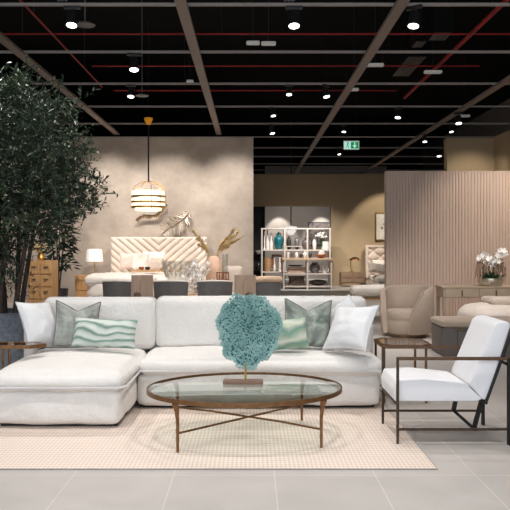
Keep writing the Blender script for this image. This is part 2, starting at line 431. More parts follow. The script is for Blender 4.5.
# track spotlights ----------------------------------------------------------------
def spot_proto():
    e = thing('track_spotlight', 'x', 'spotlight', (0, 0, 0))
    ad = MB(); ad.box((0, 0, -0.02), (0.2, 0.045, 0.04), 0.006); ad.tube([(0, 0, -0.04), (0, 0, -0.1)], 0.012, 8); ad.build('track_adapter', 'black_plastic', e)
    mt = Matrix.Rotation(R(-15), 4, 'X')
    hd = MB(); hd.lathe([(0.05, 0.11), (0.062, 0.10), (0.066, 0.0), (0.072, -0.07), (0.066, -0.075)], (0, 0, -0.17), 20, mat=mt)
    h = hd.build('housing', 'black_plastic', e)
    ln = MB(); ln.lathe([(0.001, -0.079), (0.063, -0.077), (0.063, -0.0752), (0.001, -0.0751)], (0, 0, -0.17), 20, mat=mt)
    ln.build('lens', 'lens', h)
    return e
SP = [(72, 19, 0, 1.3, 'black track spotlight with glowing lens, on the nearest track above the tree'),
      (134, 62, 10, 1.4, 'black track spotlight with round glowing lens, above left of the pendant, second track'),
      (131, 95, 0, 1.2, 'black track spotlight glowing just above the left wall near the pendant cable'),
      (294, 21, 0, 1.35, 'black track spotlight with glowing lens, top middle of the ceiling on the nearest track'),
      (326, 97, 40, 1.2, 'black track spotlight tilted beside the right-hand middle beam, third track'),
      (272, 130, 40, 1.2, 'black track spotlight over the edge of the left plaster wall, tilted lens'),
      (414, 27, -35, 1.35, 'black track spotlight tilted left, nearest track beside the slatted grille'),
      (398, 117, -35, 1.2, 'black track spotlight tilted left, in front of the exit sign, fourth track'),
      (445, 122, 0, 1.3, 'black track spotlight hanging from the far-right beam above the beige column'),
      (415, 142, 0, 1.1, 'small black track spotlight on the far-right beam, just left of the beige column'),
      (439, 154, 0, 1.3, 'black track spotlight directly above the ribbed partition, left of the column'),
      (502, 84, 0, 1.2, 'black track spotlight at the right edge on the far-right beam'),
      (2, 40, 30, 1.6, 'large black track spotlight cut by the left edge above the tree'),
      (339, 158, 30, 1.0, 'small black track spotlight under the green exit sign'),
      (451, 131, 20, 1.0, 'small black track spotlight near the top of the beige column, dimmer one'),
      (344, 135, -20, 1.0, 'small black track spotlight just above left of the green exit sign'),
      (289, 104, 0, 1.0, 'dark track spotlight above the beige header wall, upper of two in line'),
      (273, 118, 30, 1.0, 'dark track spotlight above the beige header wall, lower of two in line')]
sp0 = spot_proto()
for i, (px, py, rz, sc, lab) in enumerate(SP):
    o = sp0 if i == 0 else copy_tree(sp0)
    D = (ZT - 0.25 - H) * F / (245 - py)
    k = round((D - F * HC / 239) / 2.083); 
    beam = i in (8, 9, 11, 12)
    Dt = D if beam else F * HC / 239 + k * 2.083
    X = {8: 4.47, 9: 4.47, 11: 4.47, 12: -3.47}.get(i, wx(px, Dt))
    o.location = (X, Dt, ZT - 0.045 if beam else ZT); o.rotation_euler = (0, 0, R(rz)); o.scale = (sc * .76,) * 3; o['label'] = lab
# more fittings
def fit(name, mb, mat, lab, cat, group=None): return tag(mb.build(name, mat), lab, cat, group)
for px, py, w, lab in ((253, 43, 0.22, 'small white emergency light box, left of the pair under the ceiling'), (268.5, 43.5, 0.24, 'small white emergency light box, right of the pair under the ceiling'),
                  (375, 65, 0.32, 'flat white ceiling light box beside the right-hand middle beam'), (190, 81.5, 0.14, 'small white ceiling light box touching the left middle beam'),
                  (433, 72, 0.34, 'flat grey ceiling light box below the slatted grilles'), (464, 116, 0.3, 'flat grey ceiling light box above the beige column'), (354, 89.5, 0.2, 'small pale ceiling light box right of the tilted spotlight')):
    D = 3.3 * F / (245 - py); p = at(px, py, D)
    e = thing('ceiling_light_box', lab, 'light fitting', p, 0, 'ceiling light boxes')
    MB().box((0, 0, 0), (w, 0.1, 0.06), 0.02).build('casing', 'grey_plastic', e)
    MB().tube([(0, 0, 0.03), (0, 0, 6.6 - p.z)], 0.006, 6).build('hanging_rod', 'black_plastic', e)
for px, py, lab in ((85, 25.5, 'flat round ceiling diffuser beside the nearest left spotlight'), (142, 96, 'flat round ceiling diffuser beside the spotlight near the pendant cable')):
    D = 3.0 * F / (245 - py); p = at(px, py, D)
    MBx = MB().lathe([(0.001, 0.03), (0.1, 0.03), (0.14, 0.01), (0.13, 0), (0.001, 0)], (0, 0, 0), 24)
    o = fit('ceiling_diffuser', MBx.tube([(0, 0, 0.03), (0, 0, 6.6 - p.z)], 0.012, 6), 'grille', lab, 'air diffuser'); o.location = p
for x0, x1, y0, y1, lab in ((428, 452, 33, 40, 'slatted grey duct grille, upper right one nearest the beam'), (412, 426, 41.5, 47, 'slatted grey duct grille, middle one'), (396, 421, 57, 76, 'slatted grey duct grille, lower long one')):
    Da, Db = 3.7 * F / (245 - y0), 3.7 * F / (245 - y1)
    xa, xb = wx(x0, (Da + Db) / 2), wx(x1, (Da + Db) / 2)
    e = thing('duct_grille', lab, 'duct grille', ((xa + xb) / 2, (Da + Db) / 2, 5.2)); w, l = (xb - xa) * 0.7, abs(Db - Da); nsl = 7
    m = MB()
    for k in range(nsl): m.box((-w / 2 + w * (k + .5) / nsl, 0, 0), (w / nsl * 0.55, l, 0.02))
    m.build('slats', 'grille', e)
    MB().bx(-w / 2 - .03, w / 2 + .03, -l / 2 - .03, l / 2 + .03, 0.02, 1.4).build('duct', 'black_paint', e)
for px, lab in ((63, 'small wire hanging clip on the nearest track above the tree'), (290, 'small wire hanging clip on the nearest track above the middle spotlight')):
    D = F * HC / 239; e = MB()
    for k in range(3): e.tube([(0.045 * k - .045 + 0.035 * math.cos(a), 0.03 * math.sin(a * 2), 0.035 * math.sin(a)) for a in [2 * PI * j / 12 for j in range(12)]], 0.006, 5, True)
    o = fit('cable_clip', e, 'galv', lab, 'cable clip'); o.location = (wx(px, D), D, ZT + 0.10)
# exit sign
p = at(351.5, 145, 20.0)
ex = thing('exit_sign', 'green and white hanging emergency exit sign with running figure and arrow', 'exit sign', p)
MB().box((0, 0.03, 0), (0.46, 0.05, 0.26), 0.008).build('sign_box', 'grey_plastic', ex)
M['sign_white'] = emission('sign_white', srgb(190, 236, 226), 0.8); M['sign_green'] = emission('sign_green', srgb(20, 130, 70), 0.8)
MB().bx(-0.21, 0.21, 0.0, 0.006, -0.115, 0.10).build('sign_face', 'sign_white', ex)
g = MB(); g.bx(-0.02, 0.2, -0.004, 0.0, -0.1, 0.085); g.build('green_panel', 'sign_green', ex)
m = MB()  # white arrow pointing down on the green panel
m.prism([(0.075, 0.07), (0.105, 0.07), (0.105, -0.01), (0.15, -0.01), (0.09, -0.085), (0.03, -0.01), (0.075, -0.01)], -0.008, -0.004); m.build('arrow', 'sign_white', ex)
m = MB()  # running figure
m.lathe([(0.001, -.02), (0.02, -.01), (0.02, .01), (0.001, .02)], (-0.10, -0.005, 0.07), 10, sy=0.3)
for a, b2 in (((-.105, .045), (-.12, -.02)), ((-.105, .04), (-.06, .02)), ((-.105, .04), (-.15, .02)), ((-.12, -.02), (-.075, -.045)), ((-.075, -.045), (-.085, -.1)), ((-.12, -.02), (-.16, -.08))):
    m.tube([(a[0], -0.004, a[1]), (b2[0], -0.004, b2[1])], 0.011, 6)
m.build('running_figure', 'sign_green', ex)
MB().tube([(-.15, .03, .13), (-.15, .03, 6.6 - p.z)], 0.006, 6).tube([(.15, .03, .13), (.15, .03, 6.6 - p.z)], 0.006, 6).build('hanging_rod', 'black_plastic', ex)

# ================================================================== RUG
def rug_mat():
    m, nt, b = newmat('woven_rug')
    v = coords(nt)
    sp = nt.nodes.new('ShaderNodeSeparateXYZ'); nt.links.new(v, sp.inputs[0])
    def saw(o, s, off=0):
        a = N(nt, 'ShaderNodeMath', operation='MULTIPLY_ADD'); a.inputs[1].default_value = s; a.inputs[2].default_value = off
        nt.links.new(sp.outputs[o], a.inputs[0])
        c = N(nt, 'ShaderNodeMath', operation='SINE'); nt.links.new(a.outputs[0], c.inputs[0]); return c.outputs[0]
    sx, sy = saw('X', 2 * PI / 0.030), saw('Y', 2 * PI / 0.045)
    mu = N(nt, 'ShaderNodeMath', operation='MULTIPLY_ADD'); mu.inputs[1].default_value = 0.7
    nt.links.new(sx, mu.inputs[0]); nt.links.new(sy, mu.inputs[2])
    ma = N(nt, 'ShaderNodeMapRange'); ma.inputs[1].default_value = -1.7; ma.inputs[2].default_value = 1.7; nt.links.new(mu.outputs[0], ma.inputs[0])
    r = ramp(nt, ma.outputs[0], [(0.1, srgb(206, 184, 168)), (0.5, srgb(228, 212, 200)), (0.9, srgb(236, 223, 213))])
    n = N(nt, 'ShaderNodeTexNoise', Scale=60.0, Detail=3.0); nt.links.new(v, n.inputs['Vector'])
    rr = ramp(nt, n.outputs['Fac'], [(0.2, (0.9, 0.9, 0.9, 1)), (0.8, (1, 1, 1, 1))])
    mx = N(nt, 'ShaderNodeMix', data_type='RGBA', blend_type='MULTIPLY'); mx.inputs[0].default_value = 1.0
    nt.links.new(r.outputs['Color'], mx.inputs[6]); nt.links.new(rr.outputs['Color'], mx.inputs[7])
    nt.links.new(mx.outputs[2], b.inputs['Base Color']); b.inputs['Roughness'].default_value = 0.95; b.inputs['Specular IOR Level'].default_value = 0.1
    bp = N(nt, 'ShaderNodeBump', Strength=0.4, Distance=0.004); nt.links.new(ma.outputs[0], bp.inputs['Height']); nt.links.new(bp.outputs['Normal'], b.inputs['Normal'])
    return m
M['rug'] = rug_mat()
rug = thing('area_rug', 'large flat cream woven rug with fine ribbed lines on the tiled floor', 'rug')
MB().bx(-2.55, 1.24, 4.67, 7.6, 0.0005, 0.010, 0.004).build('woven_field', 'rug', rug)
M['rug_edge'] = plain('rug_edge', srgb(160, 152, 148), 0.95)
MB().tube([(-2.55, 4.667, 0.006), (1.243, 4.667, 0.006), (1.243, 7.603, 0.006), (-2.55, 7.603, 0.006)], 0.005, 6, True).build('edge_binding', 'rug_edge', rug)

# ================================================================== SECTIONAL SOFA
sofa = thing('sectional_sofa', 'large white slipcovered sectional sofa with chaise on its left end', 'sofa', (0, 0, 0))
def upholst(name, x0, x1, y0, y1, z0, z1, r, bulge, seed, amp=0.007, pipe=None, pr=0.007, nscale=3.0, mat='sofa', lap=0.0):
    sz = (x1 - x0, y1 - y0, z1 - z0); c = ((x0 + x1) / 2, (y0 + y1) / 2, (z0 + z1) / 2)
    o = soft_box(sz, r, bulge, 22, amp, nscale, seed).build(name, mat, sofa, True, c, 180)
    if pipe is not None:
        for zz in pipe:
            q = MB(); q.tube(loop_pts(sz, zz - c[2], r * 0.9 + 0.02, lap), pr, 6, True); q.build('piping', 'piping', o)
    return o
BX = 1.19
upholst('base', -1.04, BX - .02, 6.34, 7.20, 0.034, 0.335, 0.06, (0.01, 0.03, 0), 3, 0.012)
upholst('chaise_base', -2.12, -1.055, 5.67, 7.20, 0.034, 0.335, 0.07, (0.02, 0.03, 0), 5, 0.014)
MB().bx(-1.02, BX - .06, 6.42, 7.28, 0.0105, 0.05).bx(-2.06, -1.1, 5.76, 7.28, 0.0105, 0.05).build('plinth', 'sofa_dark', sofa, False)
upholst('chaise_cushion', -2.12, -1.03, 5.64, 7.02, 0.315, 0.462, 0.073, (0.015, 0.035, 0.055), 9, 0.008, [0.352], 0.010, lap=0.02)
upholst('seat_cushion', -1.02, BX + .01, 6.30, 7.02, 0.315, 0.472, 0.078, (0.01, 0.035, 0.050), 12, 0.009, [0.365], 0.010, lap=0.015)
def back_cushion(x0, x1, z0, z1, y, t, seed, tilt, crown=0.0):
    sz = (x1 - x0, t, z1 - z0)
    mb = soft_box(sz, 0.07, (0.01, 0.04, 0.012), 22, 0.010, 3.0, seed)
    o = mb.build('back_cushion', 'sofa', sofa, True, ((x0 + x1) / 2, y, (z0 + z1) / 2), 180, (R(tilt), 0, 0))
    q = MB(); L = [(p.x, 0.0, p.y) for p in loop_pts((sz[0], sz[2]), 0, 0.06, 0.004)]; q.tube(L, 0.008, 6, True); q.build('piping', 'piping', o)
    return o
back_cushion(-2.08, -0.955, 0.46, 0.965, 7.06, 0.24, 21, -7)
back_cushion(-0.945, 1.15, 0.46, 0.975, 7.06, 0.24, 27, -7)
upholst('back_frame', -2.16, BX, 7.22, 7.38, 0.04, 0.86, 0.05, (0, 0.01, 0), 31, 0.004)
upholst('arm', BX - .14, BX + .0, 6.80, 7.22, 0.33, 0.745, 0.06, (0.02, 0.015, 0.015), 33, 0.006, [])
upholst('arm', -2.25, -2.12, 6.90, 7.22, 0.04, 0.73, 0.05, (0.01, 0.015, 0.01), 35, 0.006, [])

# pillows on the sofa
pillow('throw_pillow', 'white piped throw pillow leaning in the left corner of the sofa', 0.41, 0.43, 0.17, 'white_pillow', 'piping', at(39, 322.5, 6.65), (R(-28), R(4), R(60)), 0, 0.09, 3)
pillow('throw_pillow', 'grey green satin throw pillow with dented top, behind the long wavy green pillow', 0.42, 0.44, 0.16, 'satin', 'grey_ceramic', at(77, 323.8, 6.68), (R(-16), R(3), R(10)), 0.085, 0.08, 11)
pillow('lumbar_pillow', 'long green and white wave patterned lumbar pillow on the chaise', 0.59, 0.27, 0.15, 'wave_green', 'wave_green', at(105, 333, 6.52), (R(-20), R(2), R(-2)), 0, 0.05, 17, 0.006)
pillow('lumbar_pillow', 'small green striped wave pillow partly behind the teal coral sculpture', 0.38, 0.29, 0.14, 'wave_green_small', 'wave_green_small', at(287, 334, 6.48), (R(-20), R(-4), R(6)), 0, 0.06, 23, 0.006)
pillow('throw_pillow', 'glossy sage satin throw pillow with dented top, standing beside the small striped pillow', 0.45, 0.46, 0.17, 'satin2', 'grey_ceramic', at(307.5, 323, 6.69), (R(-16), R(2), R(-4)), 0.105, 0.07, 29)
pillow('throw_pillow', 'plain white throw pillow behind the bigger white one at the right end of the sofa', 0.35, 0.35, 0.12, 'white_pillow', 'piping', at(345, 320, 6.74), (R(-14), R(-38), R(-14)), 0, 0.08, 37)
pillow('throw_pillow', 'large white flanged throw pillow leaning on the right sofa arm, in front', 0.47, 0.45, 0.17, 'white_pillow', 'piping', at(350.5, 327.5, 6.42), (R(-33), R(-4), R(-44)), 0, 0.10, 41, 0.02)

# ================================================================== COFFEE TABLE
CX, CY, CZ, CA, CB = -0.048, 5.49, 0.393, 0.765, 0.60
TR = R(6)
ct = thing('coffee_table', 'oval glass coffee table with thin bronze legs and crossed stretchers on the rug', 'coffee table', (CX, CY, 0.0105), TR)
oz = CZ - 0.0105
MB().lathe([(0.001, -0.012), (0.985, -0.012), (1.0, -0.008), (1.0, -0.003), (0.99, 0), (0.001, 0)], (0, 0, oz), 72, CA - .012, CB - .012).build('glass_top', 'glass', ct, sharp=30)
rim = MB(); nn = 72; vs = []; fs = []
for j in range(nn):
    a = 2 * PI * j / nn
    for (ro, zo) in ((0.0, -0.032), (0.0, 0.001), (-0.010, 0.001), (-0.010, -0.0125), (-0.035, -0.0125), (-0.035, -0.032)):
        vs.append(((CA + ro) * math.cos(a), (CB + ro) * math.sin(a), oz + zo))
for j in range(nn):
    for k in range(6): fs.append((j * 6 + k, j * 6 + (k + 1) % 6, ((j + 1) % nn) * 6 + (k + 1) % 6, ((j + 1) % nn) * 6 + k))
rim.add(vs, fs); rim.build('rim', 'bronze', ct, sharp=35)
LEGS = [(-0.525, -0.405), (0.525, -0.405), (0.525, 0.405), (-0.525, 0.405)]
for lx, ly in LEGS:
    top = Vector((lx * 1.03, ly * 1.03, oz - 0.03))
    MB().tube([(lx, ly, 0), (lx, ly, 0.05), (lx, ly, 0.22), (lx * 1.01, ly * 1.01, 0.29), top], [0.010, 0.011, 0.0125, 0.016, 0.026], 10).build('leg', 'bronze', ct)
for a, b2, dz in ((0, 2, 0.0), (1, 3, 0.012)):
    pa, pb = LEGS[a], LEGS[b2]
    MB().tube([(pa[0], pa[1], 0.135), (pa[0] * .5, pa[1] * .5, 0.135 + dz), (0, 0, 0.135 + dz), (pb[0] * .5, pb[1] * .5, 0.135 + dz), (pb[0], pb[1], 0.135)], 0.0085, 8).build('stretcher', 'bronze', ct)

# coral sculpture: a flat fan of countless small branches
def coral_radius(a):
    return (1 + 0.05 * math.sin(3 * a + .6) + 0.035 * math.sin(7 * a) + 0.03 * math.sin(13 * a + 1))
cp = at(243, 383, 5.60)
co = thing('coral_sculpture', 'round teal sea fan coral sculpture on a flat base on the glass table', 'sculpture', (cp.x, 5.60, CZ + 0.001))
MB().box((0, 0, 0.013), (0.32, 0.12, 0.024), 0.004).build('base', plain('base_wood', srgb(120, 92, 76), 0.5), co)
zc = 0.425
MB().tube([(0.02, 0, 0.025), (0.02, 0, 0.16)], 0.0085, 8).build('stem', 'brass', co)
core = MB(); vs = [(0.045, 0.0, zc)]; n = 64
vs += [(0.045 + .235 * coral_radius(2 * PI * j / n) * math.cos(2 * PI * j / n), 0.0, zc + .27 * coral_radius(2 * PI * j / n) * math.sin(2 * PI * j / n)) for j in range(n)]
vs2 = [(x, 0.012, z) for x, y, z in vs]
core.add(vs + vs2, [(0, 1 + j, 1 + (j + 1) % n) for j in range(n)] + [(n + 1, n + 2 + (j + 1) % n, n + 2 + j) for j in range(n)] + [(1 + j, n + 2 + j, n + 2 + (j + 1) % n, 1 + (j + 1) % n) for j in range(n)])
core.build('fan_web', 'coral_core', co, False)
br = MB(); rnd = random.Random(5)
for i in range(4200):
    rr = math.sqrt(rnd.random()); a = rnd.random() * 2 * PI
    k = coral_radius(a); cxx, czz = math.cos(a), math.sin(a)
    x, z = 0.045 + 0.25 * k * rr * cxx, zc + 0.29 * k * rr * czz
    da = a + rnd.uniform(-.7, .7); L = rnd.uniform(.010, .020)
    up = rnd.uniform(0.012, 0.03) * (1.1 - 0.6 * rr); sgn = -1 if rnd.random() < .68 else 1
    y0 = 0.006
    tip = (x + L * math.cos(da), y0 + sgn * up, z + L * math.sin(da)); mid = (x + L * .4 * math.cos(a), y0 + sgn * up * .6, z + L * .4 * math.sin(a))
    br.tube([(x, y0, z), mid, tip], [0.0036, 0.0032, 0.0022], 4)
    d2 = da + rnd.choice((-1, 1)) * rnd.uniform(.6, 1.1)
    br.tube([mid, (mid[0] + L * .7 * math.cos(d2), mid[1] + sgn * up * .35, mid[2] + L * .7 * math.sin(d2))], [0.0030, 0.0020], 4)
br.build('branches', 'coral', co, False)
# ================================================================== LOUNGE CHAIR (front right)
lc = thing('lounge_chair', 'white upholstered lounge armchair with open dark metal frame, right of the coffee table', 'armchair', (0, 0, 0))
X0, X1, YN, YF = 1.10, 1.935, 5.25, 5.84
def bar(p, q, w=0.018, d=None, name='rail', mat='dark_bronze', parent=None):
    p, q = Vector(p), Vector(q); dv = q - p
    rot = dv.to_track_quat('Z', 'Y').to_matrix().to_4x4()
    return MB().box((p + q) / 2, (w, d or w, dv.length), 0.003, rot).build(name, mat, parent, False)
for Y in (YN, YF):
    zf = 0.0105
    bar((X0, Y, zf), (X0, Y, 0.655), 0.020, None, 'front_leg', 'dark_bronze', lc)
    bar((X1, Y, 0.0005), (X1, Y, 0.655), 0.020, 0.045, 'rear_leg', 'black_metal', lc)
    bar((X0 - .01, Y, 0.648), (X1 + .02, Y, 0.648), 0.014, 0.026, 'armrest', 'arm_bronze', lc)
    bar((X0, Y, 0.118), (X1, Y, 0.118), 0.018, None, 'side_rail', 'dark_bronze', lc)
bar((X0, YN, 0.306), (X0, YF, 0.306), 0.02, None, 'front_rail', 'black_metal', lc)
bar((X1, YN, 0.60), (X1, YF, 0.60), 0.02, None, 'rear_rail', 'black_metal', lc)
# V-shaped black strap carrying seat and back
m = MB(); P = [(1.63, 0.315), (1.604, 0.19), (1.765, 0.045), (1.835, 0.30)]
for a, b2 in zip(P, P[1:]):
    d = Vector((b2[0] - a[0], 0, b2[1] - a[1])); rot = d.to_track_quat('Z', 'Y').to_matrix().to_4x4()
    m.box(((a[0] + b2[0]) / 2, 5.545, (a[1] + b2[1]) / 2), (0.05, 0.024, d.length + 0.02), 0.003, Matrix.Rotation(0, 4, 'Z') @ rot)
m.build('seat_strap', 'black_metal', lc, False)
for Y in (5.275, 5.815): bar((1.765, Y, 0.30), (1.985, Y, 0.90), 0.02, None, 'back_post', 'black_metal', lc)
bar((1.775, 5.275, 0.31), (1.775, 5.815, 0.31), 0.02, None, 'back_rail', 'black_metal', lc)
# upholstery side profile, swept across the width
def profile_block(name, poly, y0, y1, mat, parent, r=0.03, seed=0):
    """polygon in xz, rounded and extruded along y with softened edges"""
    b = bmesh.new()
    a = [b.verts.new((x, y0, z)) for x, z in poly]; c = [b.verts.new((x, y1, z)) for x, z in poly]; n = len(poly)
    b.faces.new(a); b.faces.new(c[::-1])
    for i in range(n): b.faces.new((a[i], c[i], c[(i + 1) % n], a[(i + 1) % n]))
    bmesh.ops.recalc_face_normals(b, faces=b.faces)
    bmesh.ops.bevel(b, geom=list(b.edges), offset=r, segments=4, affect='EDGES', profile=0.5)
    return MB().bm(b).build(name, mat, parent, True, sharp=60)
profile_block('seat', [(1.085, 0.318), (1.075, 0.41), (1.10, 0.478), (1.30, 0.490), (1.63, 0.455), (1.665, 0.415), (1.75, 0.335), (1.70, 0.318)], 5.282, 5.808, 'chair_white', lc, 0.016)
profile_block('back', [(1.655, 0.440), (1.665, 0.480), (1.835, 0.895), (1.865, 0.915), (1.93, 0.925), (1.965, 0.90), (1.79, 0.345), (1.757, 0.325)], 5.282, 5.808, 'chair_white', lc, 0.016)

# ================================================================== SIDE TABLES
def octagon(x0, x1, y0, y1, c): return [(x0 + c, y0), (x1 - c, y0), (x1, y0 + c), (x1, y1 - c), (x1 - c, y1), (x0 + c, y1), (x0, y1 - c), (x0, y0 + c)]
def side_table(label, x0, x1, y0, y1, z, c, legs, zf):
    e = thing('side_table', label, 'side table', (0, 0, 0))
    MB().prism(octagon(x0 + .025, x1 - .025, y0 + .025, y1 - .025, c), z - .012, z - .002, 'z').build('glass_top', 'smoke_glass', e, False)
    o, i = octagon(x0, x1, y0, y1, c), octagon(x0 + .026, x1 - .026, y0 + .026, y1 - .026, c * .97)
    m = MB(); n = 8; vs = [(x, y, zz) for zz in (z - .03, z) for ring in (o, i) for x, y in ring]; fs = []
    for k in range(n):
        q = (k + 1) % n
        fs += [(k, q, q + 8, k + 8), (16 + k, 24 + k, 24 + q, 16 + q), (k, 16 + k, 16 + q, q), (8 + k, 8 + q, 24 + q, 24 + k)]
    m.add(vs, fs).build('top_frame', 'bronze', e, False)
    for lx, ly in legs: MB().tube([(lx, ly, zf), (lx, ly, z - .03)], 0.0125, 8).build('leg', 'bronze', e)
    for a in range(len(legs)):
        p, q = legs[a], legs[(a + 1) % len(legs)]
    MB().tube([(l[0], l[1], 0.08) for l in legs], 0.008, 8, True).build('stretcher', 'bronze', e)
    return e
side_table('bronze framed octagonal glass side table at the left end of the sofa', -2.86, -1.82, 6.10, 6.34, 0.625, 0.11,
           [(-2.178, 6.15), (-2.178, 6.31), (-2.80, 6.31), (-2.80, 6.15)], 0.0105)
side_table('bronze framed glass side table between the sofa and the white lounge chair', 1.235, 1.72, 6.58, 7.14, 0.557, 0.10,
           [(1.262, 6.64), (1.66, 6.64), (1.66, 7.08), (1.262, 7.08)], 0.0005)

# ================================================================== TREE
tr = thing('potted_olive_tree', 'tall dense dark green potted tree with several trunks, behind the left end of the sofa', 'tree', (wx(6, 7.95), 7.95, 0))
m = MB(); m.lathe([(0.24, 0.0005), (0.30, 0.02), (0.33, 0.45), (0.345, 0.74), (0.355, 0.75), (0.335, 0.755), (0.325, 0.70), (0.001, 0.69)], (0, 0, 0), 40)
m.build('planter', 'galv', tr, sharp=50)
MB().lathe([(0.32, 0.692), (0.2, 0.712), (0.001, 0.72)], (0, 0, 0), 24).build('soil', 'soil', tr)
rnd = random.Random(11); tips = []
TX = wx(6, 7.95)
CR = Vector((wx(14, 7.8) - TX, -0.05, 2.34)); RA = Vector((0.90, 0.80, 1.05))
def inside(p, k=1.0):
    q = Vector(((p.x - CR.x) / RA.x, (p.y - CR.y) / RA.y, (p.z - CR.z) / RA.z)); return q.length < k
for k in range(7):
    a = 2 * PI * k / 7 + .3; bx_, by_ = 0.15 * math.cos(a), 0.15 * math.sin(a)
    tx, ty = CR.x + 0.55 * math.cos(a + .2) * RA.x, CR.y + 0.55 * math.sin(a + .2) * RA.y; tz = 2.5 + rnd.uniform(-.2, .6)
    pts = []; 
    for s in range(9):
        t = s / 8; w_ = t ** 1.7
        pts.append(Vector((bx_ + (tx - bx_) * w_ + 0.03 * math.sin(5 * t + k), by_ + (ty - by_) * w_ + .03 * math.cos(4 * t + k * 2), 0.70 + (tz - .70) * t)))
    m = MB(); m.tube(pts, [0.032 * (1 - .75 * s / 8) for s in range(9)], 8)
    for s in range(3, 9):
        for q in range(5):
            p0 = pts[s]; d = Vector((rnd.gauss(0, 1), rnd.gauss(0, 1), rnd.gauss(.25, .7))).normalized(); L = rnd.uniform(.25, .6)
            p1 = p0 + d * L * .5 + Vector((0, 0, .04)); p2 = p0 + d * L
            if not inside(p2, 1.0): continue
            m.tube([p0, p1, p2], [.010, .007, .003], 5); tips.append((p0, p1, p2))
    m.build('trunk', 'bark', tr)
def leaf(m, p, d, nrm, L, W):
    d = d.normalized(); s = d.cross(nrm)
    if s.length < 1e-4: s = d.cross(Vector((1, 0, 0.3)))
    s.normalize(); u = s.cross(d)
    m.add([p, p + d * L * .45 + s * W + u * W * .35, p + d * L, p + d * L * .45 - s * W + u * W * .35, p + d * L * .5], [(0, 4, 1), (1, 4, 2), (2, 4, 3), (3, 4, 0)])
def lobed(p):
    # uneven crown: noise carves and swells it
    q = Vector(((p.x - CR.x) / RA.x, (p.y - CR.y) / RA.y, (p.z - CR.z) / RA.z))
    return q.length + 0.30 * noise.noise(p * 2.3) + 0.12 * noise.noise(p * 6.1)
leaves = MB(); cnt = 0
while cnt < 2500:
    p = Vector((rnd.uniform(-1.2, 1.2) * RA.x, rnd.uniform(-1.2, 1.2) * RA.y, rnd.uniform(-1.3, 1.1) * RA.z)) + CR
    low = (p.z < 1.75)
    f = lobed(p)
    if low:
        # hanging fringe below the crown
        ok = f < 1.08 and rnd.random() < 0.5 and p.x < (.62 if p.z > 1.45 else .20)
    else: ok = f < 0.98
    if not ok: continue
    cnt += 1
    d = Vector((rnd.gauss(0, .7), rnd.gauss(0, .7), rnd.gauss(.3, .6))).normalized(); L = rnd.uniform(.10, .22)
    leaves.tube([p, p + d * L], [.003, .0015], 3)
    for j in range(9):
        t = j / 8; b0 = p + d * L * t
        ld = (d * .6 + Vector((rnd.gauss(0, 1), rnd.gauss(0, 1), rnd.gauss(0, .8))).normalized()).normalized()
        leaf(leaves, b0, ld, Vector((rnd.gauss(0, .5), rnd.gauss(0, .5), 1)), rnd.uniform(.05, .085), rnd.uniform(.009, .014))
# sparse twigs hanging along the trunks
for i in range(150):
    z = rnd.uniform(.95, 1.5); p = Vector((rnd.uniform(-.42, .17), rnd.uniform(-.35, .35), z))
    d = Vector((rnd.gauss(0, .6), rnd.gauss(0, .6), rnd.gauss(-.2, .5))).normalized(); L = rnd.uniform(.1, .2)
    leaves.tube([p, p + d * L], [.003, .0015], 3)
    for j in range(7):
        leaf(leaves, p + d * L * j / 6, (d * .5 + Vector((rnd.gauss(0, 1), rnd.gauss(0, 1), rnd.gauss(0, .8))).normalized()), Vector((0, 0, 1)), rnd.uniform(.05, .08), .011)
leaves.build('foliage', 'olive_leaf', tr, False)

# broad-leaved plant behind the dresser
fp = thing('broad_leaf_plant', 'darker broad leaved potted plant between the tall tree and the nightstand', 'plant', (wx(58, 16.8), 16.8, 0))
MB().lathe([(0.17, 0.0005), (0.2, .02), (0.24, .42), (0.25, .45), (0.23, .45), (0.22, .40), (.001, .39)], (0, 0, 0), 24).build('pot', 'dark_ceramic', fp)
m = MB()
for k in range(4): m.tube([(0.03 * math.cos(k * 1.6), .03 * math.sin(k * 1.6), .39), (.1 * math.cos(k * 1.6), .1 * math.sin(k * 1.6), 1.2), (.22 * math.cos(k * 1.6), .2 * math.sin(k * 1.6), 2.3)], [.02, .016, .008], 6)
m.build('stem', 'bark', fp)
m = MB()
for i in range(800):
    z = rnd.uniform(.95, 2.9); rr = .44 * math.sqrt(rnd.random()); a = rnd.random() * 2 * PI
    p = Vector((rr * math.cos(a) * .85, rr * math.sin(a) * .8, z)); d = Vector((math.cos(a) + rnd.gauss(0, .3), math.sin(a) + rnd.gauss(0, .3), rnd.gauss(-.2, .4)))
    leaf(m, p, d, Vector((rnd.gauss(0, .3), rnd.gauss(0, .3), 1)), rnd.uniform(.16, .27), rnd.uniform(.035, .055))
m.build('foliage', 'fig_leaf', fp, False)

# ================================================================== LEFT BACKGROUND
# chest of drawers
D = 15.0; xa, xb = wx(27.5, D), wx(52, D); zt = wz(260.7, D)
dr = thing('chest_of_drawers', 'tall light oak chest of small drawers behind the tree on the left', 'chest of drawers', ((xa + xb) / 2, D + .25, 0)); w = xb - xa
MB().bx(-w / 2, w / 2, -.23, .23, 0.06, zt, .006).bx(-w / 2 + .03, w / 2 - .03, -.2, .2, 0.0005, .06).build('carcass', 'oak', dr, False)
nr = 4; hh = (zt - .10) / nr
for i in range(nr):
    for j in range(2):
        cx = -w / 4 + j * w / 2; cz = .07 + hh * (i + .5)
        d = MB().box((cx, -.238, cz), (w / 2 - .025, .02, hh - .03), .006).build('drawer', 'oak', dr, False)
        MB().box((cx, -.258, cz + .03), (.09, .02, .018), .004).build('handle', 'dark_bronze', d, False)
va = thing('leafy_vase', 'small golden vase with yellowish sprigs on the oak chest of drawers', 'vase', (wx(40, 15.15), 15.2, zt + .0005))
MB().lathe([(.05, 0), (.08, .06), (.05, .13), (.06, .16), (.001, .15)], (0, 0, 0), 20).build('vase_body', 'brass', va)
m = MB()
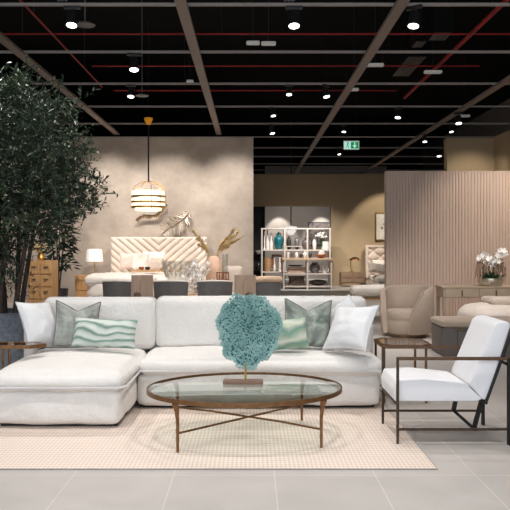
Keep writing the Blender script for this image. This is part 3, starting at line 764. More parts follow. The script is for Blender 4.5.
for i in range(14):
    d = Vector((rnd.gauss(0, .6), rnd.gauss(0, .3), 1)).normalized(); L = rnd.uniform(.15, .3); m.tube([(0, 0, .14), Vector((0, 0, .14)) + d * L], .004, 4)
    for j in range(5): leaf(m, Vector((0, 0, .14)) + d * L * (.4 + j * .15), Vector((rnd.gauss(0, 1), rnd.gauss(0, 1), .3)), Vector((0, -1, .3)), .07, .014)
m.build('sprigs', 'pampas', va, False)

def night_stand(label, x0, x1, D, depth, zt, nd, mat, leg=0.0, hm='brass', z0=0.0005):
    e = thing('nightstand', label, 'nightstand', ((x0 + x1) / 2, D + depth / 2, 0)); w = x1 - x0
    zb = max(leg, z0) + .0
    MB().bx(-w / 2, w / 2, -depth / 2, depth / 2, zb, zt, .006).build('carcass', mat, e, False)
    h = (zt - zb - .05) / nd
    for i in range(nd):
        d = MB().box((0, -depth / 2 - .008, zb + .025 + h * (i + .5)), (w - .05, .02, h - .02), .004).build('drawer', mat, e, False)
        k = MB(); k.lathe([(.001, 0), (.016, .002), (.012, .025), (.001, .025)], (0, -depth / 2 - .018, zb + .025 + h * (i + .5)), 12, mat=Matrix.Rotation(R(90), 4, 'X')); k.build('knob', hm, d)
    if leg:
        for sx in (-1, 1):
            for sy in (-1, 1):
                MB().tube([(sx * (w / 2 - .05), sy * (depth / 2 - .05), zb), (sx * (w / 2 - .01), sy * (depth / 2 - .02), 0.0005)], [.025, .012], 8).build('leg', mat, e)
    return e
D = 17.2
ns_z = wz(275.5, D)
night_stand('light oak nightstand with drawers under the white shaded lamp', wx(75, D), wx(98.5, D), D, .5, ns_z, 2, 'oak')
def shade_lamp(label, loc, sh_w0, sh_w1, z0, z1, base_h):
    e = thing('table_lamp', label, 'lamp', loc)
    MB().lathe([(.11, 0), (.11, .015), (.02, .03), (.001, .03)], (0, 0, 0), 24).build('base', 'brass', e)
    MB().tube([(0, 0, .02), (0, 0, z0 + .05)], .010, 8).build('stem', 'brass', e)
    m = MB(); n = 32; vs = []; fs = []
    for j in range(n):
        a = 2 * PI * j / n
        for r_, z_ in ((sh_w0, z0), (sh_w1, z1), (sh_w1 - .006, z1), (sh_w0 - .006, z0)): vs.append((r_ * math.cos(a), r_ * math.sin(a), z_))
    for j in range(n):
        for k in range(4): fs.append((j * 4 + k, j * 4 + (k + 1) % 4, (j + 1) % n * 4 + (k + 1) % 4, (j + 1) % n * 4 + k))
    m.add(vs, fs).build('lamp_shade', 'shade', e, sharp=50)
    return e
lx = wx(94, 17.4)
shade_lamp('white drum shade table lamp on the oak nightstand', (lx, 17.45, ns_z + .0005), .215, .185, wz(261.5, 17.4) - ns_z, wz(249, 17.4) - ns_z, .3)

# bed with channelled headboard
bed = thing('upholstered_bed', 'wide bed with tall chevron channelled pale headboard and white bedding against the plaster wall', 'bed', (0, 0, 0))
hx0, hx1, hy, hz1 = wx(111, 17.9), wx(207, 17.9), 17.9, wz(237, 17.9)
hc = wx(159, 17.9)
def chevron():
    nx, nz = 280, 90; vs = []; fs = []
    for j in range(nz + 1):
        for i in range(nx + 1):
            x = hx0 + (hx1 - hx0) * i / nx; z = .3 + (hz1 - .3) * j / nz
            t = (abs(x - hc) * 0.95 + 0) - (z - hz1) * -1.0
            s = abs(math.sin(PI * (abs(x - hc) * .85 - (z)) / .185)) ** .5
            edge = min(1, min(x - hx0, hx1 - x, hz1 - z) / .03)
            vs.append((x, hy - .045 * s * max(.2, edge) - .02, z))
    for j in range(nz):
        for i in range(nx): fs.append((j * (nx + 1) + i, j * (nx + 1) + i + 1, (j + 1) * (nx + 1) + i + 1, (j + 1) * (nx + 1) + i))
    m = MB().add(vs, fs); m.bx(hx0, hx1, hy - .02, hy + .12, .0005, hz1, .01); return m
chevron().build('headboard', 'cream', bed, True, sharp=180)
bx0, bx1 = wx(98, 16.4), wx(222, 16.4)
MB().bx(bx0 + .1, bx1 - .1, 15.5, 17.8, .0005, .32, .02).build('bed_base', 'cream', bed, False)
def pl(name, x0, x1, y0, y1, z0, z1, r, bul, seed, mat, parent, amp=.02, ns=2.0):
    sz = (x1 - x0, y1 - y0, z1 - z0); return soft_box(sz, r, bul, 20, amp, ns, seed).build(name, mat, parent, True, ((x0 + x1) / 2, (y0 + y1) / 2, (z0 + z1) / 2), 180)
pl('duvet', bx0 - .05, bx1 + .05, 15.4, 17.78, .26, .80, .18, (.03, .03, .05), 44, 'bedding', bed, .03)
pl('folded_throw', bx0 - .08, bx0 + 1.5, 15.36, 16.2, .60, .835, .1, (.02, .02, .03), 47, 'bedding', bed, .03)
for px, yy, w_, h_, mt, rz, lab in ((130, 17.5, .52, .42, 'blush', 6, 'blush pink pillow leaning on the channelled headboard, leftmost on the bed'), (153.5, 17.5, .58, .46, 'bedding', -4, 'white pillow at the right of the bed cushions against the headboard'),
                          (140, 17.12, .44, .42, 'bedding', 4, 'cream square pillow in the middle of the bed, in front'), (156.5, 17.12, .34, .30, 'cream', -5, 'small beige pillow in front of the white pillow on the bed')):
    pillow('bed_pillow', lab, w_, h_, .16, mt, mt, (wx(px, yy), yy, .90 + .47 * h_), (R(-16), 0, R(rz)), 0, .07, px, .006)
tp = at(147, 272.5, 15.9)
ty = thing('bed_tray', 'brown wooden tray lying on the white bed', 'tray', (tp.x, 15.85, .905))
MB().bx(-.33, .33, -.2, .2, 0, .03, .004).build('tray_board', 'oak', ty, False)
for s in (-1, 1): MB().tube([(s * .32, -.1, .03), (s * .34, -.08, .075), (s * .34, .08, .075), (s * .32, .1, .03)], .01, 6).build('handle', 'brass', ty)
for k, (dx, mt, lab) in enumerate(((-.12, 'amber', 'brown cup on the tray on the bed, left one'), (.02, 'dark_ceramic', 'dark cup on the tray on the bed, right one'))):
    o = MB().lathe([(.03, 0), (.055, .02), (.06, .07), (.052, .07), (.045, .03), (.001, .02)], (0, 0, 0), 20).build('cup', mt)
    tag(o, lab, 'cup'); o.location = (tp.x + dx, 15.85, .9355)

# pendant chandelier
pp = at(148.5, 200, 15.9)
pd = thing('pendant_chandelier', 'tiered glowing ring pendant chandelier hanging on a cable in front of the left plaster wall', 'chandelier', (pp.x, 15.9, 0))
z0 = lambda py: wz(py, 15.9)
MB().lathe([(.001, z0(117)), (.10, z0(118)), (.10, z0(119.5)), (.045, z0(124.5)), (.001, z0(125))], (0, 0, 0), 20).build('canopy', 'orange', pd)
ch = MB(); ch.tube([(0, 0, z0(124)), (0, 0, z0(182))], .018, 8); ch.tube([(0, 0, z0(117)), (0, 0, 6.6)], .006, 6); ch.build('cable', 'black_plastic', pd)
fr_ = MB(); W = 16.8 * 15.9 / 700
for k in range(10):
    a = 2 * PI * k / 10; fr_.tube([(0, 0, z0(181)), (W * .45 * math.cos(a), W * .45 * math.sin(a), z0(182.5)), (W * .85 * math.cos(a), W * .85 * math.sin(a), z0(186.5)), (W * math.cos(a), W * math.sin(a), z0(191)), (W * math.cos(a), W * math.sin(a), z0(209))], .006, 5)
fr_.build('frame', 'brass', pd)
for ya, yb, wk in ((191, 196, 1.0), (198, 201, .99), (203.5, 206.5, 1.0), (208, 210.5, .78)):
    m = MB(); n = 40; vs = []; fs = []
    for j in range(n):
        a = 2 * PI * j / n; rr = W * wk * (1 + .015 * (j % 2))
        for r_, z_ in ((rr, z0(yb)), (rr, z0(ya)), (rr - .03, z0(ya)), (rr - .03, z0(yb))): vs.append((r_ * math.cos(a), r_ * math.sin(a), z_))
    for j in range(n):
        for k in range(4): fs.append((j * 4 + k, j * 4 + (k + 1) % 4, (j + 1) % n * 4 + (k + 1) % 4, (j + 1) % n * 4 + k))
    m.add(vs, fs).build('glowing_tier', 'crystal', pd, False)
m = MB()
for y_ in (196.8, 202.2, 207.2): m.tube([((W * .99) * math.cos(2 * PI * j / 32), (W * .99) * math.sin(2 * PI * j / 32), z0(y_)) for j in range(32)], .024, 6, True)
m.build('brass_ring', 'brass', pd)

# wall art: leaf sculptures
def wall_leaf(label, pts, wfun, mat1, mat2, D=18.08):
    P = [at(x, y, D) for x, y in pts]
    e = thing('wall_sculpture', label, 'wall art', P[0])
    o = P[0]
    MB().tube([p - o for p in P], [.014] * len(P), 6).build('branch_stem', mat2, e)
    m = MB(); k = 0; rn = random.Random(3)
    for a, b2 in zip(P, P[1:]):
        nseg = max(2, int((b2 - a).length / .045))
        for j in range(nseg):
            t = j / nseg; q = a.lerp(b2, t) - o; d = (b2 - a).normalized(); s = Vector((-d.z, 0, d.x)); u = (k / 40.0)
            for sg in (-1, 1):
                L = wfun((q + o - P[0]).length / max(1e-6, (P[-1] - P[0]).length), sg)
                if L > .02: leaf(m, q, (d * .55 + s * sg + Vector((0, -.35 * rn.random(), 0))), Vector((0, -1, 0)), L * rn.uniform(.8, 1.1), .035)
            k += 1
    m.build('metal_leaves', mat1, e, False)
    return e
wall_leaf('small curved metal twig sculpture on the plaster wall just below the pendant', [(137, 221), (143, 216), (150, 217), (157, 216), (162, 211), (167, 204)], lambda t, s: .07, 'old_gold', 'old_gold')
wall_leaf('large feathered metal leaf sculpture on the plaster wall above the headboard', [(189, 213), (184, 219), (176, 224), (168, 229), (162, 234)], lambda t, s: .36 * math.sin(PI * min(1, .12 + t * .88)) ** .7, 'silver_leaf', 'old_gold')

# ------------------------------------------------ dining set behind the sofa
dt = thing('dining_table', 'long light wood dining table behind the sofa, mostly hidden', 'dining table', (0, 0, 0))
tx0, tx1, ty0, ty1, tz = -1.95, .34, 10.1, 11.1, .765
MB().bx(tx0, tx1, ty0, ty1, tz - .045, tz, .008).build('tabletop', 'ash_wood', dt, False)
for x in (tx0 + .12, tx1 - .12):
    for y in (ty0 + .1, ty1 - .1): MB().bx(x - .04, x + .04, y - .04, y + .04, .0005, tz - .045, .004).build('leg', 'ash_wood', dt, False)
def leather_chair(label, px, w, rail):
    e = thing('dining_chair', label, 'chair', (wx(px, 9.5), 9.5, 0), 0, 'dark leather dining chairs along the table')
    zt = wz(279.5, 9.5)
    m = MB(); n = 16; vs = []; fs = []   # curved back shell
    for i in range(n + 1):
        t = -1 + 2 * i / n; x = t * w / 2; y = .06 * t * t
        for yy, zz in ((y, .50), (y, zt - .03 - .012 * t * t), (y + .035, zt - .03 - .012 * t * t), (y + .035, .50)): vs.append((x * (1 if zz > .6 else .88), yy + (.03 if zz > .6 else .06), zz))
    for i in range(n):
        for k in range(4): fs.append((i * 4 + k, i * 4 + (k + 1) % 4, (i + 1) * 4 + (k + 1) % 4, (i + 1) * 4 + k))
    fs += [(0, 1, 2, 3), (n * 4, n * 4 + 3, n * 4 + 2, n * 4 + 1)]
    m.add(vs, fs).build('backrest', 'darkgrey', e, sharp=40)
    tr_ = MB(); tr_.tube([(t * w / 2, .06 * t * t + .047, zt - .025 - .012 * t * t + (rail * .5)) for t in [-1 + 2 * i / 12 for i in range(13)]], .016 + rail * .5, 8)
    tr_.build('top_rail', 'ash_wood' if rail else 'white_metal', e)
    MB().box((0, .33, .455), (w * .95, .46, .08), .03).build('seat', 'darkgrey', e)
    for sx in (-1, 1):
        for sy in (.12, .52): MB().tube([(sx * w * .4, sy, .42), (sx * w * .44, sy + (.03 if sy > .3 else -.03), .0005)], [.018, .012], 8).build('leg', 'black_metal', e)
    return e
leather_chair('dark grey leather dining chair behind the sofa, leftmost, in front of the bed', 116, .41, 0)
leather_chair('dark grey leather dining chair behind the sofa, under the glass bowl', 170, .48, 0)
leather_chair('dark grey leather dining chair behind the sofa, in front of the pampas vase', 214.5, .49, 0)
leather_chair('dark leather dining chair with wide wooden top rail, right of the coral sculpture top', 268, .36, .055)
def panel_chair(label, px, hx):
    e = thing('panel_back_chair', label, 'chair', (wx(px, 8.9), 8.9, 0), 0, 'wooden panel back chairs')
    zt = wz(275, 8.9); w = .275
    # panel with a round notch near its lower edge
    b = MB(); n = 14; z0_ = .62; r_ = .055; cx = hx
    arc = [(cx + r_ * math.cos(PI - PI * k / n), .845 + r_ * math.sin(PI - PI * k / n)) for k in range(n + 1)]
    b.prism([(-w / 2, z0_)] + [(cx - r_, z0_)] + arc + [(cx + r_, z0_), (w / 2, z0_), (w / 2, zt), (-w / 2, zt)], 0, .03)
    b.build('back_panel', 'pale_wood', e, False)
    MB().bx(-w / 2 + .02, w / 2 - .02, .032, .04, .6, zt - .1).build('inner_panel', 'grey_wood', e, False)
    MB().bx(-w / 2, w / 2, .03, .36, .42, .46, .01).build('seat', 'pale_wood', e, False)
    for sx in (-1, 1):
        MB().bx(sx * (w / 2 - .02) - .02, sx * (w / 2 - .02) + .02, 0, .03, .0005, .62).build('leg', 'pale_wood', e, False)
        MB().bx(sx * (w / 2 - .02) - .02, sx * (w / 2 - .02) + .02, .32, .36, .0005, .42).build('leg', 'pale_wood', e, False)
panel_chair('pale wooden panel back chair between the two left dark leather chairs', 142, -.06)
panel_chair('pale wooden panel back chair with round notch, right beside the top of the coral sculpture', 245, .05)
# cream rounded chair on the far side
cc = thing('cream_dining_chair', 'cream upholstered chair with rounded back beyond the dining table, right of the peach vase', 'chair', (wx(233, 11.9), 11.9, 0))
pl('backrest', -.17, .17, -.02, .14, .48, wz(266, 11.8), .10, (0, .02, 0), 51, 'cream', cc, .006)
pl('seat', -.19, .19, -.40, -.03, .40, .52, .05, (0, 0, .02), 52, 'cream', cc, .005)
for sx in (-1, 1):
    for y in (-.34, .08): MB().tube([(sx * .15, y, .42), (sx * .17, y, .0005)], [.02, .013], 8).build('leg', 'ash_wood', cc)
# peach vase with pampas
vz = tz + .0005
pv = thing('pampas_vase', 'peach round vase with tall pampas plumes on the dining table', 'vase', (wx(214, 10.75), 10.75, vz))
vh = wz(256, 10.75) - vz; vr = 8.3 * 10.75 / 700
MB().lathe([(vr * .6, 0), (vr * .95, vh * .25), (vr, vh * .6), (vr * .9, vh * .88), (vr * .55, vh), (vr * .5, vh * .97), (.001, vh * .9)], (0, 0, 0), 28).build('vase_body', 'peach', pv)
m = MB()
for tip in ((-21, 232, .0), (-17, 240, .1), (-14, 246, -.1), (24, 233, .0), (20, 231, -.12), (16, 236, .12), (12, 240, .05), (27, 238, .05), (9, 246, 0), (18, 243, -.05)):
    q = at(214 + tip[0], tip[1], 10.75) - Vector((wx(214, 10.75), 10.75, vz)); q.y = tip[2]
    s0 = Vector((0, 0, vh * .9)); md = s0.lerp(q, .55) + Vector((0, 0, .04))
    m.tube([s0, md, q], [.004, .003, .002], 5)
    for j in range(46):
        t = .35 + .65 * rnd.random(); b0 = (s0.lerp(md, t / .55) if t < .55 else md.lerp(q, (t - .55) / .45)); d = (q - s0).normalized()
        leaf(m, b0, d + Vector((rnd.gauss(0, .28), rnd.gauss(0, .28), rnd.gauss(0, .2))), Vector((0, -1, 0)), .10 * (1.15 - .5 * t), .011)
m.build('pampas_plumes', 'pampas', pv, False)
gv = thing('glass_cylinder', 'clear glass cylinder holder standing right of the peach vase', 'glass vase', (wx(225, 10.95), 10.95, vz))
gh = wz(254, 10.95) - vz
MB().lathe([(.045, 0), (.05, .01), (.05, gh), (.044, gh), (.044, .02), (.001, .018)], (0, 0, 0), 24).build('glass_body', 'thin_glass', gv)
MB().lathe([(.055, 0), (.055, .012), (.046, .014), (.046, .0145), (.001, .0145)], (0, 0, gh * .45), 24).build('metal_band', 'silver_leaf', gv)
# glass bowl
gb = thing('glass_bowl', 'large smoky ribbed glass bowl on the dining table behind the sofa', 'bowl', (wx(178, 10.83), 10.83, vz)); gz = wz(261, 10.83) - vz; gr = 15.5 * 10.83 / 700
MB().lathe([(.06, 0), (.07, .015), (.02, .03), (.02, .08), (.10, .10), (gr * .75, .14 + (gz - .14) * .25), (gr * .95, gz * .72), (gr, gz), (gr - .01, gz), (gr * .92, gz * .72), (gr * .7, .16 + (gz - .14) * .25), (.08, .115), (.001, .11)], (0, 0, 0), 36).build('bowl_body', 'thin_glass', gb)
m = MB()
for k in range(18):
    a = 2 * PI * k / 18
    m.tube([(gr * f_ * math.cos(a + f_ * .5), gr * f_ * math.sin(a + f_ * .5), z_) for f_, z_ in ((.76, .15 + (gz - .14) * .25), (.962, gz * .72), (1.005, gz * .98))], .006, 5)
m.build('glass_ribs', 'white_metal', gb)
# white flowers
wf = thing('white_flowers', 'bunch of tiny white blossoms in a glass on the dining table, between two dark chairs', 'flowers', (wx(198, 10.36), 10.36, vz))
MB().lathe([(.05, 0), (.06, .02), (.06, .2), (.055, .2), (.055, .03), (.001, .02)], (0, 0, 0), 20).build('glass_vase', 'thin_glass', wf)
ms = MB(); mf = MB()
for i in range(90):
    p = at(198 + rnd.gauss(0, 6.5), 272 + rnd.uniform(-11, 16), 10.36 + rnd.uniform(-.12, .12)) - wf.location
    if i % 3 == 0: ms.tube([(0, 0, .05), (p.x * .5, p.y * .5, .2), p], .003, 4)
    for j in range(6):
        leaf(mf, p, Vector((rnd.gauss(0, 1), rnd.gauss(0, 1), rnd.gauss(0, 1))), Vector((0, -1, 0)), .042, .018)
ms.build('stems', 'root', wf); mf.build('blossoms', 'blossom', wf, False)
# brown lattice candle holders
for px, lab in ((219.5, 'brown wooden lattice box on the dining table, left one of two'), (226, 'brown wooden lattice box on the dining table, right one of two')):
    e = thing('lattice_box', lab, 'decor box', (wx(px, 10.3), 10.32, vz)); s = .075; hgt = wz(272, 10.3) - vz
    m = MB()
    for i in range(3):
        m.box((-s / 2 + i * s / 2, -.035, hgt / 2), (.012, .012, hgt)); m.box((-s / 2 + i * s / 2, .035, hgt / 2), (.012, .012, hgt))
    for k in range(4): m.box((0, -.035, .01 + (hgt - .02) * k / 3), (s, .012, .014)); m.box((0, .035, .01 + (hgt - .02) * k / 3), (s, .012, .014))
    m.build('lattice', 'amber', e, False)
    MB().box((0, 0, hgt / 2), (.05, .045, hgt * .8)).build('inner_block', 'peach', e, False)
# ================================================================== DISPLAY RACKS
def rack(label, name, D, depth, posts, y_top, shelves, wood_top=None):
    e = thing(name, label, 'shelving', (0, 0, 0)); t = .055
    for p in posts:
        for yy in (D, D + depth): MB().bx(wx(p, D) - t / 2, wx(p, D) + t / 2, yy, yy + .04, .0005, wz(y_top + 1.8, D)).build('post', 'white_metal', e, False)
    for xa, xb, y in shelves:
        MB().bx(wx(xa, D), wx(xb, D), D + .001, D + depth + .039, wz(y, D) - .045, wz(y, D), .003).build('shelf_board', 'white_metal', e, False)
    if wood_top: MB().bx(wx(wood_top[0], D) - .03, wx(wood_top[1], D) + .03, D - .03, D + depth + .05, wz(wood_top[2], D), wz(wood_top[2], D) + .07, .004).build('wooden_top', 'ash_wood', e, False)
    return e
DU, DLW = 24.6, 23.7
rack('tall white open shelving unit full of vases at the back, seen past the plaster wall', 'shelving_unit', DU, .5, (262, 284.8, 307.5, 330), 226.2, [(261, 331, 228), (261, 331, 249.6), (261, 331, 271.6), (261, 331, 290)])
rack('low white shelving unit with a wooden top, standing in front of the tall white one', 'low_shelving_unit', DLW, .55, (283.8, 307.5, 331.5), 259, [(283, 332, 273.4), (283, 332, 286), (283, 332, 295)], (283, 332, 260.2))
def item(name, label, cat, px, y0, y1, w, D, mat, prof, group=None, sy=1.0, base=None):
    zb = wz(y1, D) + .001 if base is None else base; h = wz(y0, D) - zb; r_ = w / 2 * D / F
    o = MB().lathe([(a * r_, b * h) for a, b in prof], (0, 0, 0), 24, 1, sy).build(name, mat)
    o.location = (wx(px, D), D, zb); return tag(o, label, cat, group)
JAR = [(.5, 0), (.54, .02), (.72, .14), (.95, .36), (1, .52), (.9, .66), (.6, .75), (.42, .78), (.42, .81), (.52, .82), (.5, .88), (.3, .94), (.1, .96), (.1, 1.0), (.001, 1.0)]
BOTTLE = [(.8, 0), (1, .05), (.95, .4), (.4, .6), (.35, .92), (.5, .95), (.5, 1), (.3, 1), (.001, .97)]
CANDLE = [(1, 0), (1, .05), (.5, .1), (.4, .35), (.7, .4), (.45, .5), (.5, .95), (.6, 1), (.001, 1)]
BOWL = [(.4, 0), (.45, .08), (.8, .45), (1, .95), (.98, 1), (.93, .97), (.7, .45), (.001, .2)]
VASE = [(.5, 0), (.8, .2), (1, .5), (.8, .8), (.5, .92), (.6, 1), (.5, .99), (.001, .85)]
BASK = [(.85, 0), (.95, .1), (1, .6), (.95, 1), (.88, 1), (.9, .6), (.8, .12), (.001, .1)]
MUG = [(.9, 0), (1, .05), (1, 1), (.88, 1), (.86, .1), (.001, .08)]
SH1, SH2, SH3 = wz(249.6, DU) + .001, wz(271.6, DU) + .001, None
u = DU + .25
for a in ((264.4, 231.5, 2.2, 'white_ceramic', CANDLE, 'candlestick', 'thin white candlestick at the far left of the top shelf'),
          (267.4, 230, 3.6, 'white_ceramic', BOTTLE, 'bottle', 'tallest white bottle on the top shelf, second from the left'),
          (271.2, 233.5, 3.6, 'white_ceramic', BOTTLE, 'bottle', 'white bottle with wide foot left of the teal jar'),
          (278.7, 232, 10.0, 'teal_glaze', JAR, 'ginger_jar', 'round teal glazed lidded jar on the top shelf'),
          (289, 236.5, 5, 'dark_ceramic', VASE, 'vase', 'small dark vase on the top shelf under the glowing back chandelier'),
          (297, 238, 5, 'grey_ceramic', VASE, 'vase', 'small grey vase left of the big grey lidded jar'),
          (306.5, 236.5, 9.4, 'grey_ceramic', JAR, 'ginger_jar', 'big grey lidded jar on the top shelf'),
          (314.5, 239, 4.4, 'white_ceramic', VASE, 'vase', 'small white vase just right of the big grey jar'),
          (325.5, 241.5, 8.6, 'white_ceramic', MUG, 'planter_pot', 'wide white pot at the right end of the top shelf')):
    item(a[5], a[6], a[5].replace('_', ' '), a[0], a[1], 249.6, a[2], u, a[3], a[4], None, 1, SH1)
# plant with white blooms in the pot
bl = thing('white_blooms', 'mass of white blossoms above the wide white pot on the top shelf', 'flowers', (wx(321, DU + .04), DU + .12, wz(240.5, DU)))
m = MB()
for i in range(70):
    p = Vector((rnd.gauss(0, .13), rnd.gauss(0, .03), .10 + rnd.gauss(0, .14)))
    if p.z < .12 or p.z > .29 or abs(p.x) > .2: continue
    for j in range(5): leaf(m, p, Vector((rnd.gauss(0, 1), rnd.gauss(0, 1), rnd.gauss(0, 1))), Vector((0, -1, 0)), .07, .024)
m.build('blossoms', 'petal', bl, False)
m = MB()
for i in range(9): m.tube([(rnd.uniform(-.06, .06), .0, -.22), (rnd.uniform(-.08, .08), 0, rnd.uniform(.05, .2))], .006, 4)
m.build('stems', 'orchid_leaf', bl)
e = thing('small_rack_tray', 'low white tray rack on the top shelf in front of the small vases', 'tray', (wx(294, DU), DU + .09, SH1))
MB().bx(-.27, .27, -.06, .06, .10, .125).bx(-.27, -.25, -.06, .06, 0, .1).bx(.25, .27, -.06, .06, 0, .1).build('tray_board', 'white_metal', e, False)
# second row (left bay on SH2)
item('wicker_basket', 'tan wicker basket in the left bay of the tall shelving unit', 'basket', 267.5, 257.5, 271.6, 7, u, 'wicker', BASK, None, .8, SH2)
e = thing('carved_box', 'reddish brown square wooden stand in the left bay beside the wicker basket', 'stand', (wx(276.8, u), u + .06, SH2)); hb = wz(254.5, u) - SH2
MB().bx(-.18, .18, -.09, .09, hb - .08, hb, .01).build('stand_top', 'amber', e, False)
for sx in (-1, 1): MB().bx(sx * .15 - .03, sx * .15 + .03, -.08, .08, 0, hb - .08).build('leg', 'amber', e, False)
item('bottle', 'small white bottle standing in front of the reddish wooden stand', 'bottle', 274.5, 258, 271.6, 3, DU + .16, 'white_ceramic', BOTTLE, None, 1, SH2)
item('figurine', 'slim white figurine right of the small white bottle', 'figurine', 279.8, 257, 271.6, 3, DU + .16, 'white_ceramic', [(.9, 0), (1, .06), (.5, .2), (.9, .45), (.6, .62), (.3, .7), (.5, .82), (.35, .97), (.001, 1)], None, 1, SH2)
for px, lab in ((271.4, 'little pale pot at the front of the left bay, left of two'), (277.4, 'little pale pot at the front of the left bay, right of two')):
    item('small_pot', lab, 'pot', px, 267.5, 271.6, 2.8, DU + .06, 'grey_fabric', VASE, None, 1, SH2)
# glassware and bowls on the wooden top
ZW = wz(260.2, DLW) + .0705; v = DLW + .3
for px, y0, w_, mt, prof, nm, lab in ((288, 252, 3.4, 'white_ceramic', BOWL, 'goblet', 'white goblet at the left end of the wooden topped unit'), (292.4, 253, 3.2, 'grey_ceramic', MUG, 'mug', 'grey mug right of the white goblet on the wooden top'),
     (296.6, 252, 3.4, 'white_ceramic', VASE, 'vase', 'small white vase in the middle of the wooden top'), (301, 254, 3.2, 'dark_ceramic', MUG, 'mug', 'dark mug left of the two-piece white crockery on the wooden top'),
     (305, 251, 4.4, 'white_ceramic', JAR, 'canister', 'white canister on the wooden top below the grey jar'), (310.3, 252, 4, 'dark_ceramic', VASE, 'vase', 'dark vase left of the amber bowl on the wooden top'),
     (321.5, 254.2, 12, 'amber', BOWL, 'bowl', 'wide amber brown bowl on the wooden top')):
    item(nm, lab, nm, px, y0, 258, w_, v, mt, prof, None, 1, ZW)
item('dome_cover', 'pale lilac grey cake dome on the wooden top behind the amber bowl', 'dome', 321.5, 249.8, 258, 7, v + .285, 'white_metal', [(1, 0), (1, .4), (.8, .75), (.4, .92), (.1, .95), (.1, 1), (.001, 1)], None, .3, ZW)
ZA, ZB, ZC = wz(273.4, DLW) + .001, wz(286, DLW) + .001, wz(295, DLW) + .001
def folded(label, px, w_, z, n, mt, D=DLW + .12):
    e = thing('folded_throw', label, 'throw', (wx(px, D), D + .15, z))
    for k in range(n): pl('fold', -w_ / 2, w_ / 2, -.14, .14, k * .066 + .012, k * .066 + .070, .03, (0, .01, .004), 60 + k, mt, e, .006)
    return e
folded('folded pink beige throws on the upper left shelf of the low unit', 296.5, .62, ZA, 3, 'linen_stack')
item('dark_platter', 'dark platter lying on the folded pink beige throws', 'platter', 295.5, 265.0, 267.0, 16, DLW + .27, 'dark_ceramic', [(.5, 0), (.7, .2), (1, .8), (1, 1), (.7, .6), (.001, .5)], None, .45, ZA + .225)
item('patterned_pot', 'round black and white pot on the upper right shelf of the low unit', 'pot', 314.8, 262.5, 273.4, 11, DLW + .26, plain('speckled_pot', srgb(120, 116, 114), 0.3, 0, .95, 26), VASE, None, 1, ZA)
item('mug', 'white mug on the upper right shelf beside the black and white pot', 'mug', 324.6, 264, 273.4, 5, DLW + .2, 'white_ceramic', MUG, None, 1, ZA)
pl2 = pillow('patterned_cushion', 'mottled brown cushion lying on the middle left shelf of the low unit', .58, .34, .2, plain('mottled', srgb(120, 104, 94), .9, 0, .7, 26), 'cream', (wx(297, DLW), DLW + .25, ZB + .175), (R(-25), 0, 0), 0, .07, 71, .006)
item('dark_bowl', 'wide dark lens shaped bowl on the middle right shelf of the low unit', 'bowl', 318, 279.5, 286, 18, DLW + .3, 'dark_ceramic', [(.4, 0), (.8, .3), (1, .6), (.8, .85), (.3, 1), (.001, 1)], None, .55, ZB)
item('white_plate', 'white plate stack on the lowest right shelf of the low unit', 'plate', 321, 291, 295, 15, DLW + .3, 'white_ceramic', [(.5, 0), (1, .7), (1, 1), (.6, .8), (.001, .8)], None, .6, ZC)
item('dark_basket', 'dark woven basket on the lowest left shelf of the low unit', 'basket', 297, 288.5, 295, 16, DLW + .3, plain('dark_wicker', srgb(72, 62, 58), .9, 0, .6, 40), BASK, None, .6, ZC)

# room behind
bc = thing('black_shelf_unit', 'black shelf unit in the shadow beside the plaster wall edge', 'shelving', (0, 0, 0)); DB = 27.5
MB().bx(wx(246, DB), wx(264.2, DB), DB + .45, DB + .5, .0005, wz(204, DB)).bx(wx(263.6, DB), wx(264.4, DB), DB, DB + .45, .0005, wz(204, DB)).build('carcass', 'black_plastic', bc, False)
for y in (254, 270, 284): MB().bx(wx(246, DB), wx(263.6, DB), DB + .02, DB + .45, wz(y, DB) - .03, wz(y, DB)).build('shelf_board', 'black_metal', bc, False)
item('bowl', 'pale bowl on the black shelf unit beside the plaster wall edge', 'bowl', 258.5, 250.5, 254, 8, DB + .22, 'white_ceramic', BOWL, None, 1, wz(254, DB) + .001)
item('vase', 'dim grey vase on the middle shelf of the black shelf unit', 'vase', 258.5, 262, 270, 4, DB + .22, 'dark_ceramic', VASE, None, 1, wz(270, DB) + .001)
DPc = 30.96
pf = thing('dark_painting', 'dark framed picture on the grey back wall above the shelving', 'picture', (wx(321, DPc), DPc, wz(234, DPc)))
MB().bx(-.58, .58, -.03, .03, -.52, .53, .006).build('picture_frame', 'black_plastic', pf, False)
MB().bx(-.53, .53, -.036, -.031, -.47, .48).build('canvas', plain('dark_art', srgb(86, 78, 74), .8, 0, .9, 7), pf, False)
D = 28.0
pc = thing('crystal_pendant', 'glowing white crystal pendant lamp in the back room above the shelves', 'pendant lamp', (wx(291, D), D, 0))
MB().tube([(0, 0, wz(227, D)), (0, 0, 6.6)], .02, 8).build('rod', 'black_metal', pc)
MB().lathe([(.001, wz(226, D)), (.22, wz(226.5, D)), (.25, wz(228, D)), (.20, wz(231.5, D)), (.1, wz(234.5, D)), (.001, wz(235, D))], (0, 0, 0), 16).build('crystal_shade', 'crystal2', pc, False)

